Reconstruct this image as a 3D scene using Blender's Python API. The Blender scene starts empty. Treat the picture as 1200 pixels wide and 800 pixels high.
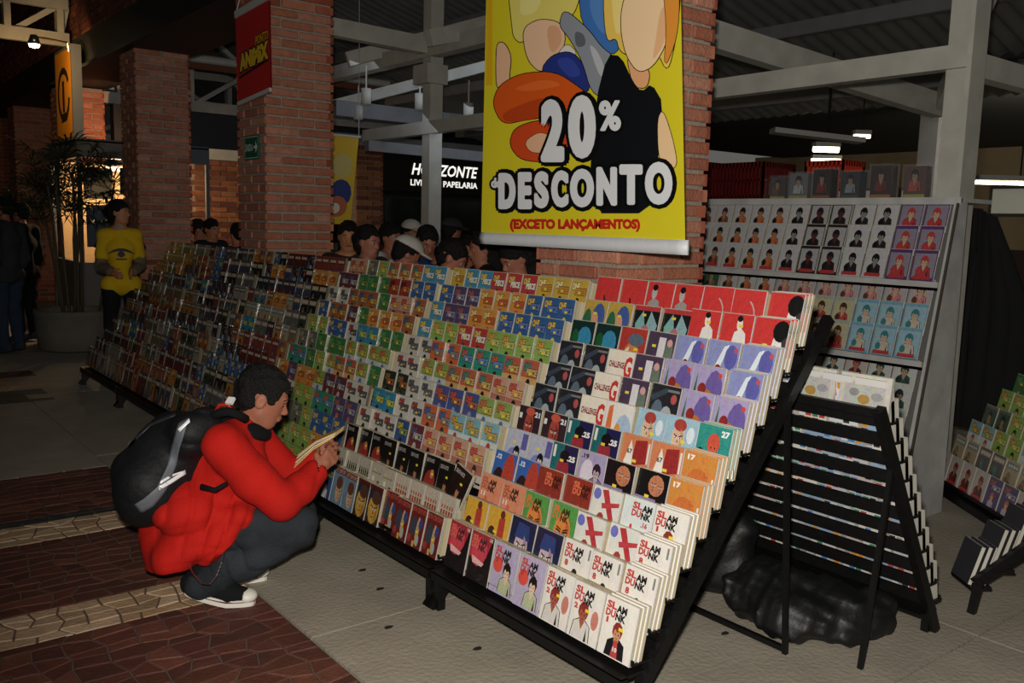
import bpy, bmesh, math, random
import numpy as np
from mathutils import Vector, Matrix
from mathutils.bvhtree import BVHTree
R = random.Random(7)
S = bpy.context.scene
COL = S.collection

# ------------------------------------------------------------------ camera
FPX, YAW, PITCH, ROLL, CAMH = 1050.0, math.radians(38.3), math.radians(7.4), math.radians(1.5), 1.58
F_ = Vector((math.sin(YAW)*math.cos(PITCH), math.cos(YAW)*math.cos(PITCH), -math.sin(PITCH)))
r_ = Vector((math.cos(YAW), -math.sin(YAW), 0)); u_ = r_.cross(F_)
R_ = math.cos(ROLL)*r_ + math.sin(ROLL)*u_
U_ = -math.sin(ROLL)*r_ + math.cos(ROLL)*u_
CAMP = Vector((0, 0, CAMH))
cam = bpy.data.cameras.new('camera'); cam.sensor_width = 36; cam.lens = FPX/1200*36; cam.clip_start = .05
co = bpy.data.objects.new('camera', cam); COL.objects.link(co)
co.matrix_world = Matrix(((R_.x, U_.x, -F_.x, 0), (R_.y, U_.y, -F_.y, 0), (R_.z, U_.z, -F_.z, CAMH), (0, 0, 0, 1)))
S.camera = co
def ray(x, y): return F_ + R_*((x-600)/FPX) - U_*((y-400)/FPX)
def P(x, y, d): return CAMP + ray(x, y)*d                      # a point d metres ahead
def H(x, y, ax, v):
    d = ray(x, y); return CAMP + d*((v-CAMP[ax])/d[ax])        # the point of a plane

# ------------------------------------------------------------------ world, light, exposure
S.view_settings.view_transform = 'Standard'; S.view_settings.look = 'None'
S.view_settings.exposure = 0.0; S.view_settings.gamma = 1.0
w = bpy.data.worlds.new('dusk'); S.world = w; w.use_nodes = True
w.node_tree.nodes['Background'].inputs[0].default_value = (.80, .78, .72, 1)
w.node_tree.nodes['Background'].inputs[1].default_value = .13
def light(name, kind, loc, energy, col, size=.1, target=None, spot=None):
    l = bpy.data.lights.new(name, kind); l.energy = energy; l.color = col
    if kind == 'AREA': l.size = size
    elif kind != 'SUN': l.shadow_soft_size = size
    if spot: l.spot_size = spot; l.spot_blend = .6
    o = bpy.data.objects.new(name, l); COL.objects.link(o); o.location = loc
    if target is not None: o.rotation_euler = (Vector(target)-Vector(loc)).to_track_quat('-Z', 'Y').to_euler()
    return o
# the camera's flash, a little above and left of the lens
light('camera_flash', 'SPOT', CAMP + U_*.13 - R_*.04 + F_*.02, 560, (1, .94, .86), .035, CAMP + P(760, 330, 5)-CAMP, math.radians(100))
# daylight falling through the open side of the hall
light('hall_skylight', 'AREA', (6.5, 9, 3.1), 16, (.75, .85, 1), 3.0, (6.5, 11, 0))
light('hall_lamp_glow', 'AREA', (11.5, 4, 3.2), 170, (1, .9, .72), 2.0, (17, 5, 1.8))

# ------------------------------------------------------------------ materials
def lin(c):
    if isinstance(c, str): c = [int(c[i:i+2], 16)/255 for i in (0, 2, 4)]
    return tuple((v/12.92 if v <= .04045 else ((v+.055)/1.055)**2.4) for v in c[:3])
MC = {}
def mat(name, col='808080', rough=.7, metal=0, noise=None, bump=0, bscale=40, emit=None, es=1, attr=False, rnd=None, coat=0, alpha=1, trans=0, spec=.5, busy=None):
    if name in MC: return MC[name]
    m = bpy.data.materials.new(name); m.use_nodes = True; nt = m.node_tree; N = nt.nodes; L = nt.links
    b = N['Principled BSDF']; c = (*lin(col), 1)
    b.inputs['Base Color'].default_value = c; b.inputs['Roughness'].default_value = rough; b.inputs['Metallic'].default_value = metal
    b.inputs['Coat Weight'].default_value = coat; b.inputs['Coat Roughness'].default_value = .12
    b.inputs['Specular IOR Level'].default_value = spec
    b.inputs['Alpha'].default_value = alpha; b.inputs['Transmission Weight'].default_value = trans
    src = None
    tc = N.new('ShaderNodeTexCoord'); vec = tc.outputs['Object']
    if rnd:
        oi = N.new('ShaderNodeObjectInfo'); rp = N.new('ShaderNodeValToRGB'); L.new(oi.outputs['Random'], rp.inputs[0])
        rp.color_ramp.elements[0].color = (*lin(rnd[0]), 1); rp.color_ramp.elements[1].color = (*lin(rnd[-1]), 1)
        for i, k in enumerate(rnd[1:-1]):
            e = rp.color_ramp.elements.new((i+1)/(len(rnd)-1)); e.color = (*lin(k), 1)
        src = rp.outputs[0]
        mp = N.new('ShaderNodeVectorMath'); mp.operation = 'ADD'; L.new(vec, mp.inputs[0]); L.new(oi.outputs['Location'], mp.inputs[1]); vec = mp.outputs[0]
    if attr:
        a = N.new('ShaderNodeAttribute'); a.attribute_name = 'Col'; src = a.outputs['Color']
    if busy:
        nn = N.new('ShaderNodeTexNoise'); nn.inputs['Scale'].default_value = busy[0]; nn.inputs['Detail'].default_value = 6; nn.inputs['Roughness'].default_value = .65; nn.inputs['Distortion'].default_value = 1.2; L.new(vec, nn.inputs['Vector'])
        hs = N.new('ShaderNodeHueSaturation'); hs.inputs['Saturation'].default_value = 2.2; hs.inputs['Value'].default_value = 1.0; L.new(nn.outputs['Color'], hs.inputs['Color'])
        mm = N.new('ShaderNodeMix'); mm.data_type = 'RGBA'; mm.blend_type = 'OVERLAY'; mm.inputs[0].default_value = busy[1]; L.new(src, mm.inputs[6]); L.new(hs.outputs[0], mm.inputs[7]); src = mm.outputs[2]
        sa = N.new('ShaderNodeHueSaturation'); sa.inputs['Saturation'].default_value = busy[2]; sa.inputs['Value'].default_value = .92; L.new(src, sa.inputs['Color']); src = sa.outputs[0]
    if noise:
        n = N.new('ShaderNodeTexNoise'); n.inputs['Scale'].default_value = noise[0]; n.inputs['Detail'].default_value = 5; L.new(vec, n.inputs['Vector'])
        mx = N.new('ShaderNodeMix'); mx.data_type = 'RGBA'; mx.blend_type = 'MULTIPLY'; mx.inputs[0].default_value = 1
        rp2 = N.new('ShaderNodeValToRGB'); L.new(n.outputs['Fac'], rp2.inputs[0])
        rp2.color_ramp.elements[0].position = .3; rp2.color_ramp.elements[1].position = .7
        lo = noise[1]; rp2.color_ramp.elements[0].color = (lo, lo, lo, 1); rp2.color_ramp.elements[1].color = (1, 1, 1, 1)
        if src: L.new(src, mx.inputs[6])
        else: mx.inputs[6].default_value = c
        L.new(rp2.outputs[0], mx.inputs[7]); src = mx.outputs[2]
    if src: L.new(src, b.inputs['Base Color'])
    if bump:
        n = N.new('ShaderNodeTexNoise'); n.inputs['Scale'].default_value = bscale; n.inputs['Detail'].default_value = 4; L.new(vec, n.inputs['Vector'])
        bp = N.new('ShaderNodeBump'); bp.inputs['Strength'].default_value = bump; bp.inputs['Distance'].default_value = .01
        L.new(n.outputs['Fac'], bp.inputs['Height']); L.new(bp.outputs[0], b.inputs['Normal'])
        if coat: L.new(bp.outputs[0], b.inputs['Coat Normal'])
    if emit:
        b.inputs['Emission Color'].default_value = (*lin(emit), 1); b.inputs['Emission Strength'].default_value = es
    MC[name] = m; return m
PRINT = mat('printed_paper', attr=True, rough=.45, coat=.8, bump=.45, bscale=16, busy=(85, .42, .95))
PLAIN = mat('printed_matt', attr=True, rough=.65)
VINYL = mat('printed_vinyl', attr=True, rough=.4, bump=.12, bscale=5, noise=(2, .93))
BLACKMETAL = mat('black_metal', '141414', .45, .3, noise=(30, .6), spec=.4)
WHITEWOOD = mat('white_painted_wood', 'b9b7ad', .6, noise=(6, .8), bump=.1, bscale=30)
BRICK = mat('brick', rough=.9, rnd=['a05e47', 'b8775c', 'a8684e', 'c48b72', 'a0604a', 'bd8066'], noise=(18, .72), bump=.8, bscale=60)
BRICKF = mat('brick_far', attr=True, rough=.95, noise=(12, .7), bump=.5, bscale=50)
MORTAR = mat('mortar', '9c9182', .95, noise=(25, .75), bump=.6, bscale=70)
CONC = mat('concrete', '9a9282', .9, noise=(3.5, .78), bump=.5, bscale=45)
DARK = mat('dark_surface', '141517', .8)
STEEL = mat('dark_steel', '191a1c', .6, .2)
SKIN = mat('skin_brown', '96604a', .55, noise=(30, .9), spec=.35)
SKIN2 = mat('skin_tan', 'a8704f', .55, noise=(30, .9), spec=.35)
HAIR = mat('black_hair', '0c0a09', .6, bump=1, bscale=180, spec=.3)

# ------------------------------------------------------------------ mesh helpers
class MB:
    def __init__(s): s.v = []; s.f = []; s.c = []; s.M = Matrix.Identity(4)
    def add(s, vs, fs, col='808080'):
        o = len(s.v); s.v += [tuple(s.M @ Vector(v)) for v in vs]; c = lin(col) if not isinstance(col, tuple) else col
        for f in fs: s.f.append(tuple(i+o for i in f)); s.c.append(c)
        return s
    def box(s, a, b, col='808080'):
        x0, y0, z0 = a; x1, y1, z1 = b
        return s.add([(x0,y0,z0),(x1,y0,z0),(x1,y1,z0),(x0,y1,z0),(x0,y0,z1),(x1,y0,z1),(x1,y1,z1),(x0,y1,z1)],
              [(0,3,2,1),(4,5,6,7),(0,1,5,4),(1,2,6,5),(2,3,7,6),(3,0,4,7)], col)
    def bar(s, p, q, w, h=None, up=(0,0,1), col='808080'):
        p = Vector(p); q = Vector(q); h = h or w; d = (q-p).normalized(); u = Vector(up)
        if abs(d.dot(u)) > .98: u = Vector((1,0,0))
        a = d.cross(u).normalized()*w/2; b = d.cross(a).normalized()*h/2
        vs = [p-a-b, p+a-b, p+a+b, p-a+b, q-a-b, q+a-b, q+a+b, q-a+b]
        return s.add(vs, [(3,2,1,0),(4,5,6,7),(0,1,5,4),(1,2,6,5),(2,3,7,6),(3,0,4,7)], col)
    def tube(s, pts, rad, n=8, col='808080'):
        pts = [Vector(p) for p in pts]; rs = rad if isinstance(rad, (list, tuple)) else [rad]*len(pts)
        vs = []; fs = []; a = None
        for i, p in enumerate(pts):
            d = (pts[min(i+1, len(pts)-1)]-pts[max(i-1, 0)]).normalized()
            if a is None: a = d.cross(Vector((0,0,1)) if abs(d.z) < .9 else Vector((1,0,0))).normalized()
            a = (a-d*a.dot(d)).normalized(); b = d.cross(a)
            for k in range(n):
                t = 2*math.pi*k/n; vs.append(p+(a*math.cos(t)+b*math.sin(t))*rs[i])
        for i in range(len(pts)-1):
            for k in range(n): fs.append((i*n+k, i*n+(k+1) % n, (i+1)*n+(k+1) % n, (i+1)*n+k))
        fs.append(tuple(range(n))[::-1]); fs.append(tuple((len(pts)-1)*n+k for k in range(n)))
        return s.add(vs, fs, col)
    def lathe(s, prof, c=(0,0,0), n=32, col='808080'):
        vs = []; fs = []
        for r, z in prof:
            for k in range(n): t = 2*math.pi*k/n; vs.append((c[0]+r*math.cos(t), c[1]+r*math.sin(t), c[2]+z))
        for i in range(len(prof)-1):
            for k in range(n): fs.append((i*n+k, i*n+(k+1) % n, (i+1)*n+(k+1) % n, (i+1)*n+k))
        return s.add(vs, fs, col)
    def mesh(s, name, m, smooth=False):
        me = bpy.data.meshes.new(name); me.from_pydata(s.v, [], s.f)
        ca = me.color_attributes.new('Col', 'FLOAT_COLOR', 'CORNER')
        arr = np.ones((len(me.loops), 4), 'f'); cnt = np.array([len(f) for f in s.f])
        arr[:, :3] = np.repeat(np.array(s.c, 'f').reshape(-1, 3), cnt, axis=0); ca.data.foreach_set('color', arr.ravel())
        me.materials.append(m)
        if smooth: me.polygons.foreach_set('use_smooth', [True]*len(me.polygons))
        me.update(); return me
def link(name, me, parent=None, loc=(0,0,0), rot=None):
    o = bpy.data.objects.new(name, me); COL.objects.link(o); o.location = loc
    if rot is not None: o.rotation_euler = rot
    if parent: o.parent = parent
    return o
def obj(name, mb, m, parent=None, smooth=False, loc=(0,0,0), rot=None): return link(name, mb.mesh(name, m, smooth), parent, loc, rot)
def tag(o, label=None, cat=None, group=None, kind=None):
    for k, v in (('label', label), ('category', cat), ('group', group), ('kind', kind)):
        if v: o[k] = v
    return o
def thing(name, label, cat, loc=(0,0,0), rotz=0, group=None):
    return tag(link(name, None, None, loc, (0,0,rotz)), label, cat, group)
def struct(o): o['kind'] = 'structure'; return o

# text as flat polygons, unit height, cached
TC_ = {}
def text(s, bold=0.0, shear=0.0, res=2):
    k = (s, bold, shear, res)
    if k in TC_: return TC_[k]
    c = bpy.data.curves.new('lettering', 'FONT'); c.body = s; c.resolution_u = res; c.offset = bold; c.shear = shear; c.fill_mode = 'FRONT'
    o = bpy.data.objects.new('lettering', c); COL.objects.link(o)
    dg = bpy.context.evaluated_depsgraph_get(); me = o.evaluated_get(dg).to_mesh()
    v = np.array([x.co[:2] for x in me.vertices]).reshape(-1, 2); f = [tuple(p.vertices) for p in me.polygons]
    bpy.data.objects.remove(o); bpy.data.curves.remove(c)
    v = (v-v.min(0))/np.maximum(v.max(0)-v.min(0), 1e-6)
    TC_[k] = (v, f); return TC_[k]

class Art:
    """flat print: polygons stacked by hair-thin layers on a plane given by fn(u, v, layer)"""
    def __init__(s, mb, fn): s.mb = mb; s.fn = fn; s.k = 1
    def poly(s, pts, col):
        n = len(pts)
        s.mb.add([s.fn(x, y, s.k) for x, y in pts], [tuple(range(n))], col); s.k += 1
    def rect(s, x0, y0, x1, y1, col): s.poly([(x0,y0),(x1,y0),(x1,y1),(x0,y1)], col)
    def ell(s, cx, cy, rx, ry, col, n=12, rot=0):
        c, q = math.cos(rot), math.sin(rot)
        s.poly([(cx+rx*math.cos(t)*c-ry*math.sin(t)*q, cy+rx*math.cos(t)*q+ry*math.sin(t)*c) for t in [2*math.pi*i/n for i in range(n)]], col)
    def text(s, t, x0, y0, x1, y1, col, bold=.02, shear=0, outline=None, ow=.01, oh=None, dy=0, res=2, fat=0):
        v, f = text(t, bold, shear, res); tx = [(x0+a*(x1-x0), y0+b*(y1-y0)+a*dy) for a, b in v]
        if outline:
            oh = oh or ow
            for i in range(12):
                an = i*math.pi/6
                s.mb.add([s.fn(x+ow*math.cos(an), y+oh*math.sin(an), s.k+.05*i) for x, y in tx], f, outline)
            s.k += 1.2
        if fat:
            for i in range(8):
                an = i*math.pi/4; s.mb.add([s.fn(x+fat*math.cos(an), y+fat*math.sin(an), s.k+.04*i) for x, y in tx], f, col)
            s.k += .5
        s.mb.add([s.fn(x, y, s.k) for x, y in tx], f, col); s.k += 1

# ------------------------------------------------------------------ covers (generic figures, the photo's lettering)
def fig(a, cx, y, h, skin, hair, cloth, wide=1.0):
    """a plain generic bust, drawn with an ink line"""
    wv = h*.42*wide; ink = '1a1412'; k = a.k
    for g, c in ((.022, ink), (0, cloth)): a.poly([(cx-wv-g, y), (cx+wv+g, y), (cx+wv*.85+g, y+h*.42), (cx+wv*.3, y+h*.52+g), (cx-wv*.3, y+h*.52+g), (cx-wv*.85-g, y+h*.42)], c)
    a.poly([(cx-wv*.3, y+h*.5), (cx+wv*.3, y+h*.5), (cx, y+h*.26)], skin)
    a.poly([(cx+wv*.5, y), (cx+wv*.75, y), (cx+wv*.6, y+h*.38)], ink)
    a.ell(cx, y+h*.76, h*.26, h*.26, hair, 9); a.ell(cx, y+h*.66, h*.175, h*.205, skin, 9)
    a.poly([(cx-h*.2, y+h*.72), (cx-h*.05, y+h*.92), (cx+h*.2, y+h*.9), (cx+h*.19, y+h*.72), (cx+h*.08, y+h*.78), (cx, y+h*.71), (cx-h*.1, y+h*.8)], hair)
    a.ell(cx-h*.07, y+h*.66, h*.028, h*.03, ink, 5); a.ell(cx+h*.08, y+h*.66, h*.028, h*.03, ink, 5); a.rect(cx-h*.04, y+h*.54, cx+h*.05, y+h*.555, ink)
def face(a, cx, cy, rx, ry, ink='2a1612', shade=None):
    if shade: a.poly([(cx+rx*.25, cy+ry*.8), (cx+rx*.85, cy+ry*.4), (cx+rx*.75, cy-ry*.5), (cx+rx*.2, cy-ry*.9), (cx+rx*.4, cy)], shade)
    for q in (-1, 1):
        a.poly([(cx+q*rx*.15, cy+ry*.12), (cx+q*rx*.6, cy+ry*.2), (cx+q*rx*.55, cy+ry*.02), (cx+q*rx*.22, cy)], 'e8e4dc'); a.ell(cx+q*rx*.38, cy+ry*.09, rx*.1, ry*.08, ink, 6)
        a.poly([(cx+q*rx*.1, cy+ry*.22), (cx+q*rx*.7, cy+ry*.36), (cx+q*rx*.68, cy+ry*.26), (cx+q*rx*.14, cy+ry*.14)], ink)
    a.poly([(cx, cy), (cx+rx*.12, cy-ry*.25), (cx-rx*.1, cy-ry*.27)], ink); a.rect(cx-rx*.28, cy-ry*.52, cx+rx*.25, cy-ry*.46, ink)
def slam(a, t='SLAM', b='DUNK', x0=.06, c1='c0392b', c2='17130f', y=.80, w=.62):
    a.text(t[:2], x0, y, x0+w*.5, y+.13, c1, .05); a.text(t[2:], x0+w*.5, y-.02, x0+w, y+.11, c2, .05)
    a.text(b[:2], x0, y-.14, x0+w*.48, y-.01, c1, .05); a.text(b[2:], x0+w*.5, y-.16, x0+w, y-.03, c2, .05)
def stick(a, x, y): a.rect(x-.07, y-.025, x+.07, y+.03, 'e8d31c')
DESIGN = {}
def D(key, bg, look, fn): DESIGN[key] = (bg, look, fn)
W = 'e6e2da'
def d_br(a):
    a.poly([(0,.45),(.75,.55),(.95,1),(0,1)], 'a81f2b'); a.ell(.42,.62,.36,.3,'d0364a',10,.4); a.poly([(.15,.5),(.7,.42),(.62,.34),(.2,.36)],'e8b8b4'); slam(a,c1='e06048',c2='3a2a22'); a.text('OK',.8,.9,.95,.97,'dddddd')
D('BR','1a1516','black and red cover', d_br)
def d_p3(a):
    a.ell(.22,.56,.2,.16,'d9432f'); fig(a,.62,.04,.62,'e8c8a8','1d1512','b9c09a'); slam(a); a.text('3',.12,.6,.22,.7,'c0291f',.05)
D('P3','b9aecb','lavender cover, volume number 3', d_p3)
def d_w2(a):
    fig(a,.42,.02,.66,'a8543c','8e2420','d8d4cc',1.1); a.ell(.82,.45,.12,.17,'c77c6a'); slam(a); a.text('2',.1,.52,.22,.62,'c0291f',.05); stick(a,.55,.55)
D('W2',W,'white cover, volume number 2', d_w2)
def d_w1(a):
    fig(a,.5,.02,.6,'c98e66','8c2a22','15151c',1.1); a.poly([(.4,.02),(.62,.02),(.56,.32),(.46,.32)],'b93a33'); a.text('10',.45,.12,.58,.2,'e8e8e8',.03); slam(a); a.text('1',.12,.55,.18,.65,'c0291f',.05); stick(a,.6,.52)
D('W1',W,'white cover, black jacket, volume number 1', d_w1)
def d_w8(a):
    fig(a,.5,.1,.4,'d8a070','1a1512','c9622f',.7); slam(a); a.text('8',.12,.5,.24,.62,'c0291f',.05); a.rect(.88,.75,.94,.95,'888888'); stick(a,.5,.35)
D('W8',W,'white cover, volume number 8', d_w8)
def d_w16(a):
    a.ell(.35,.4,.05,.12,'c0392b'); a.ell(.6,.25,.18,.1,'7a8c8c'); slam(a,x0=.3); a.text('.16',.66,.5,.86,.6,'c0291f',.05)
D('W16','d8e0de','pale cover, volume number 16', d_w16)
def d_yb(a):
    a.ell(.25,.45,.16,.15,'3a2018'); a.poly([(.5,.2),(.8,.25),(.75,.85),(.5,.8)],'b8301f'); a.poly([(.2,.05),(.9,.02),(.75,.3),(.3,.35)],'d9822a'); a.ell(.62,.9,.1,.09,'6a3020'); stick(a,.4,.5)
D('YB','d9a91c','yellow cover with red jersey', d_yb)
def d_nb(a):
    a.ell(.5,.45,.27,.36,'c9b0b8'); a.poly([(.2,.6),(.8,.6),(.72,.9),(.28,.92)],'20407a'); face(a,.5,.42,.27,.34,'20242f','a08aa0'); stick(a,.5,.34)
D('NB','152344','navy cover with a large pale face', d_nb)
def d_o11(a): slam(a,c1='b85030',c2='2a2018'); a.ell(.35,.35,.09,.2,'d45a2f'); a.ell(.7,.3,.1,.16,'c9482a'); a.text('11',.1,.52,.28,.62,'e8e0d8',.05)
D('O11','d98a62','salmon orange cover, volume number 11', d_o11)
def d_go(a): a.ell(.5,.42,.32,.38,'dd8428'); face(a,.5,.42,.32,.36,'5a2a14','c86a20'); a.ell(.5,.2,.12,.08,'a8301c'); a.poly([(.28,.5),(.48,.46),(.46,.42),(.28,.45)],'5a2a14'); a.poly([(.72,.5),(.52,.46),(.54,.42),(.72,.45)],'5a2a14'); slam(a,c1='d87028',c2='3a2a18')
D('GO','4d9c45','green cover with a big orange face', d_go)
def d_wr(a): a.ell(.15,.85,.13,.11,'6a6cc0'); a.poly([(.3,.95),(.5,.98),(.85,.45),(.7,.4)],'b8262c'); a.poly([(.35,.7),(.95,.8),(.95,.72),(.4,.6)],'c0303a'); fig(a,.4,.02,.5,'e0a048','a02a20','e0cfc0'); a.ell(.8,.12,.22,.1,'d9743a')
D('WR','dcdcd4','white cover with red lettering and players', d_wr)
def d_rt(a): a.rect(0,.0,1,.12,'8c1c1a'); slam(a,y=.55,c1='d8702c',c2='2a1512'); a.rect(.86,.1,.93,.5,W)
D('RT','a8221f','plain red cover', d_rt)
def d_b12(a): a.ell(.3,.35,.24,.3,'2a1a18'); a.ell(.7,.5,.26,.5,'b8361f'); a.text('.12',.05,.82,.3,.93,'e8e8e8',.05); stick(a,.42,.35)
D('B12','2060b0','blue cover with red figure, volume number 12', d_b12)
def d_brn(a): slam(a,x0=.3,c1='d86a38',c2='3a1a10'); a.poly([(.1,.2),(.6,.5),(.66,.42),(.2,.08)],'c9442a'); a.ell(.6,.15,.2,.16,'c9622f'); a.rect(.88,.1,.94,.35,W)
D('BRN','8f2a18','brick red cover with a player', d_brn)
def d_pw(a): a.ell(.4,.3,.3,.3,'7a80c4'); fig(a,.55,.1,.55,'d8d0d0','18161c','8a90d0'); a.rect(.72,.6,.95,.95,'5a5aa0'); stick(a,.4,.72)
D('PW','b8bccc','pale violet cover with dark haired figure', d_pw)
def d_n25(a): a.rect(0,0,.45,1,'14686c'); a.ell(.5,.42,.25,.36,'9a2030'); a.ell(.52,.76,.2,.13,'14101a'); a.text('.25',.62,.68,.92,.8,'eeeeee',.05); a.rect(.05,.7,.14,.95,W); stick(a,.42,.66)
D('N25','1c1c4c','teal and navy cover, volume number 25', d_n25)
def d_v19(a): a.ell(.35,.55,.25,.3,'d8d0dc'); fig(a,.7,.2,.6,'c0a8b0','2a2030','7a6a94'); a.rect(.1,.05,.4,.2,'8a2a50'); a.text('.19',.08,.85,.35,.95,'1a1020',.04)
D('V19','a89cc0','lilac cover, volume number 19', d_v19)
def d_k18(a): a.ell(.62,.75,.25,.2,'c07850'); face(a,.54,.74,.12,.17,'2a1410'); face(a,.76,.72,.1,.15,'2a1410'); a.poly([(.1,.1),(.3,.45),(.2,.5)],'c07850'); a.poly([(0,.5),(.7,.5),(.7,.4),(0,.42)],'8a78a8'); a.ell(.4,.25,.16,.2,'5a5a62'); a.text('.18',.6,.18,.95,.32,'eeeeee',.05); stick(a,.4,.52)
D('K18','121114','black cover, volume number 18', d_k18)
def d_o17(a): a.ell(.5,.5,.33,.22,'c96a1c'); a.ell(.6,.22,.22,.14,'1c1412'); a.poly([(.2,.25),(.55,.15),(.5,.05),(.3,.05)],'e8d8c8'); a.text('17',.1,.84,.32,.94,'f0f0f0',.05); a.rect(.9,.4,.95,.6,W); stick(a,.65,.35)
D('O17','cf862a','orange cover, volume number 17', d_o17)
def d_d21(a): a.ell(.5,.58,.2,.36,'a84030'); a.ell(.5,.9,.2,.09,'c85038'); face(a,.5,.56,.2,.3,'3a1410','803024'); a.poly([(.2,0),(.8,0),(.7,.3),(.3,.3)],'b8604a'); a.text('21',.72,.8,.94,.92,'e8e8e8',.05); a.rect(.05,.72,.17,.84,W)
D('D21','33242c','brown cover with red face, volume number 21', d_d21)
def d_or(a): a.poly([(.4,.4),(.9,.5),(.85,.95),(.45,.9)],'9c1c1c'); a.poly([(.1,.35),(.45,.25),(.4,.7),(.3,.9)],'e8e4dc'); a.text('67',.2,.62,.38,.72,'222222',.03); a.text('SLAM',.1,.05,.6,.18,'c0301f',.05); a.rect(.9,.5,.96,.9,W); stick(a,.5,.5)
D('OR','d07a48','orange cover with tilted white poster', d_or)
def d_cg(a): a.text('CHALLENGE',.06,.62,.66,.76,'8a1c1c',.04); a.text('G',.66,.42,.95,.9,'c8261c',.04); a.ell(.3,.25,.22,.2,'d02a20'); a.rect(.8,0,.92,.2,'c8482a')
D('CG','e8e0d0','cream cover with red lettering', d_cg)
def d_cg2(a): a.poly([(.05,.1),(.3,0),(.25,.95),(.1,.9)],'d86a24'); a.ell(.7,.4,.3,.4,'a8c0d4'); a.ell(.5,.3,.14,.3,'d89030'); stick(a,.7,.1)
D('CG2','e0ded8','white cover with orange arc', d_cg2)
def d_sk(a): a.ell(.42,.6,.2,.3,'d8b898'); a.ell(.44,.85,.2,.12,'a83a2c'); face(a,.42,.58,.2,.26,'4a2a20','c09a78'); a.poly([(.35,.05),(.6,.05),(.95,.2),(.5,.4)],'d89a6a'); a.ell(.8,.7,.12,.16,'d8e4ea'); stick(a,.6,.55)
D('SK','9cc0d2','sky blue cover with upturned face', d_sk)
def d_t27(a): fig(a,.5,.1,.75,'d0502f','c9482f','cf4a2c',1); fig(a,.15,.1,.45,'9a3020','1a1a2a','c04a2c'); fig(a,.85,.08,.4,'a84030','1a1a2a','e0e0d8'); a.text('10',.4,.3,.6,.42,'1a1a1a',.04); a.text('27',.7,.82,.94,.94,'f0f0f0',.05)
D('T27','249488','teal cover with red jerseys, volume number 27', d_t27)
def d_dk(a):
    a.poly([(.0,.75),(.5,.95),(.6,.88),(.1,.65)],'3c4654'); a.poly([(.1,0),(.2,.5),(.3,.0)],'8a929c'); a.rect(.55,.88,.95,.93,'7a7a80'); a.ell(.3,.4,.2,.3,'5a6a7c'); a.ell(.62,.35,.2,.25,'a8b0b8'); a.ell(.8,.75,.1,.1,'b84a4a'); a.ell(.5,.15,.12,.1,'a02a2a'); stick(a,.6,.3)
D('DK','26272c','charcoal cover with pale figures', d_dk)
def d_gr(a): a.rect(.4,.1,.65,.9,'d8d4d8'); a.ell(.8,.5,.16,.4,'6a7a68'); a.ell(.8,.8,.1,.08,'d09a9a'); stick(a,.25,.7)
D('GR','4a3a52','dim purple cover with white strip', d_gr)
def d_gp(a): a.ell(.7,.5,.28,.45,'6a58a0'); a.ell(.5,.3,.28,.26,'b86a24'); a.ell(.35,.55,.13,.12,'8a1c1c'); a.poly([(.05,.1),(.2,.05),(.15,.9)],'2a6a38'); a.ell(.85,.85,.06,.05,'d03030'); stick(a,.65,.2)
D('GP','a89cc4','violet green cover with orange shape', d_gp)
def d_lv(a): a.poly([(.1,.1),(.5,.9),(.65,.95),(.3,.05)],'dce8f0'); a.ell(.75,.7,.2,.25,'5a5aa8'); a.ell(.5,.28,.16,.22,'b8762c'); a.ell(.4,.45,.1,.09,'8a2018'); a.ell(.8,.25,.2,.15,'b0b0dc'); a.ell(.88,.85,.06,.05,'d04050'); stick(a,.65,.15)
D('LV','8890c4','lavender blue cover with orange fighter', d_lv)
def d_gb(a): a.ell(.6,.6,.3,.28,'2a8ab0'); a.ell(.45,.3,.2,.16,'c9a83a'); a.ell(.2,.6,.15,.2,'1a5a30')
D('GB','12302e','dark green cover with blue glow', d_gb)
def d_rm(a): a.ell(.5,.4,.3,.3,'c87838'); a.poly([(.1,.4),(.3,.1),(.4,.6)],'e0d8c8'); a.ell(.6,.75,.3,.14,'5a6a7a'); stick(a,.65,.55)
D('RM','b02a1c','red cover with orange creature shape', d_rm)
def d_yb2(a): a.ell(.65,.6,.28,.35,'3c5a9c'); a.ell(.5,.5,.18,.24,'d09a70'); a.ell(.2,.4,.2,.4,'2a6a48'); a.ell(.7,.15,.25,.12,'d8702a'); stick(a,.5,.7)
D('YB2','c0a03a','yellow and blue cover', d_yb2)
def d_kt(a): a.poly([(.2,.1),(.5,.5),(.35,.9),(.1,.6)],'7ab0a8'); a.poly([(.8,.1),(.5,.5),(.65,.9),(.95,.6)],'8ab0b0'); a.ell(.5,.35,.18,.25,'b06a78'); a.rect(0,.9,1,1,'b82a2c'); stick(a,.4,.8)
D('KT','1a1a1e','black cover with teal wings', d_kt)
def d_sw(a): a.poly([(.35,.2),(.9,.2),(.8,.65),(.65,.74),(.45,.66)],'e4e2dc'); a.ell(.58,.82,.09,.13,'e4e2dc'); a.ell(.57,.92,.09,.06,'1a1a1a'); a.text('SANCTUARY',.04,.06,.94,.24,'1c1210',.06); stick(a,.62,.78)
D('SW','cc1f1c','red cover with white suited man', d_sw)
def d_sb(a): a.ell(.78,.45,.2,.34,'e4e2dc'); a.ell(.8,.78,.24,.2,'151515'); a.poly([(.62,.5),(.7,.52),(.7,.49),(.63,.47)],'151515'); a.poly([(.6,.36),(.68,.37),(.66,.34)],'151515'); a.poly([(.85,.6),(.98,.2),(.98,.7)],'3a3a3a'); a.poly([(.6,0),(1,0),(1,.3),(.7,.28)],'c8c4bc'); a.text('SANCTUARY',.04,.12,.9,.26,'1c1210',.06); stick(a,.4,.5)
D('SB','cc1f1c','red cover with black haired white face', d_sb)
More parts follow.
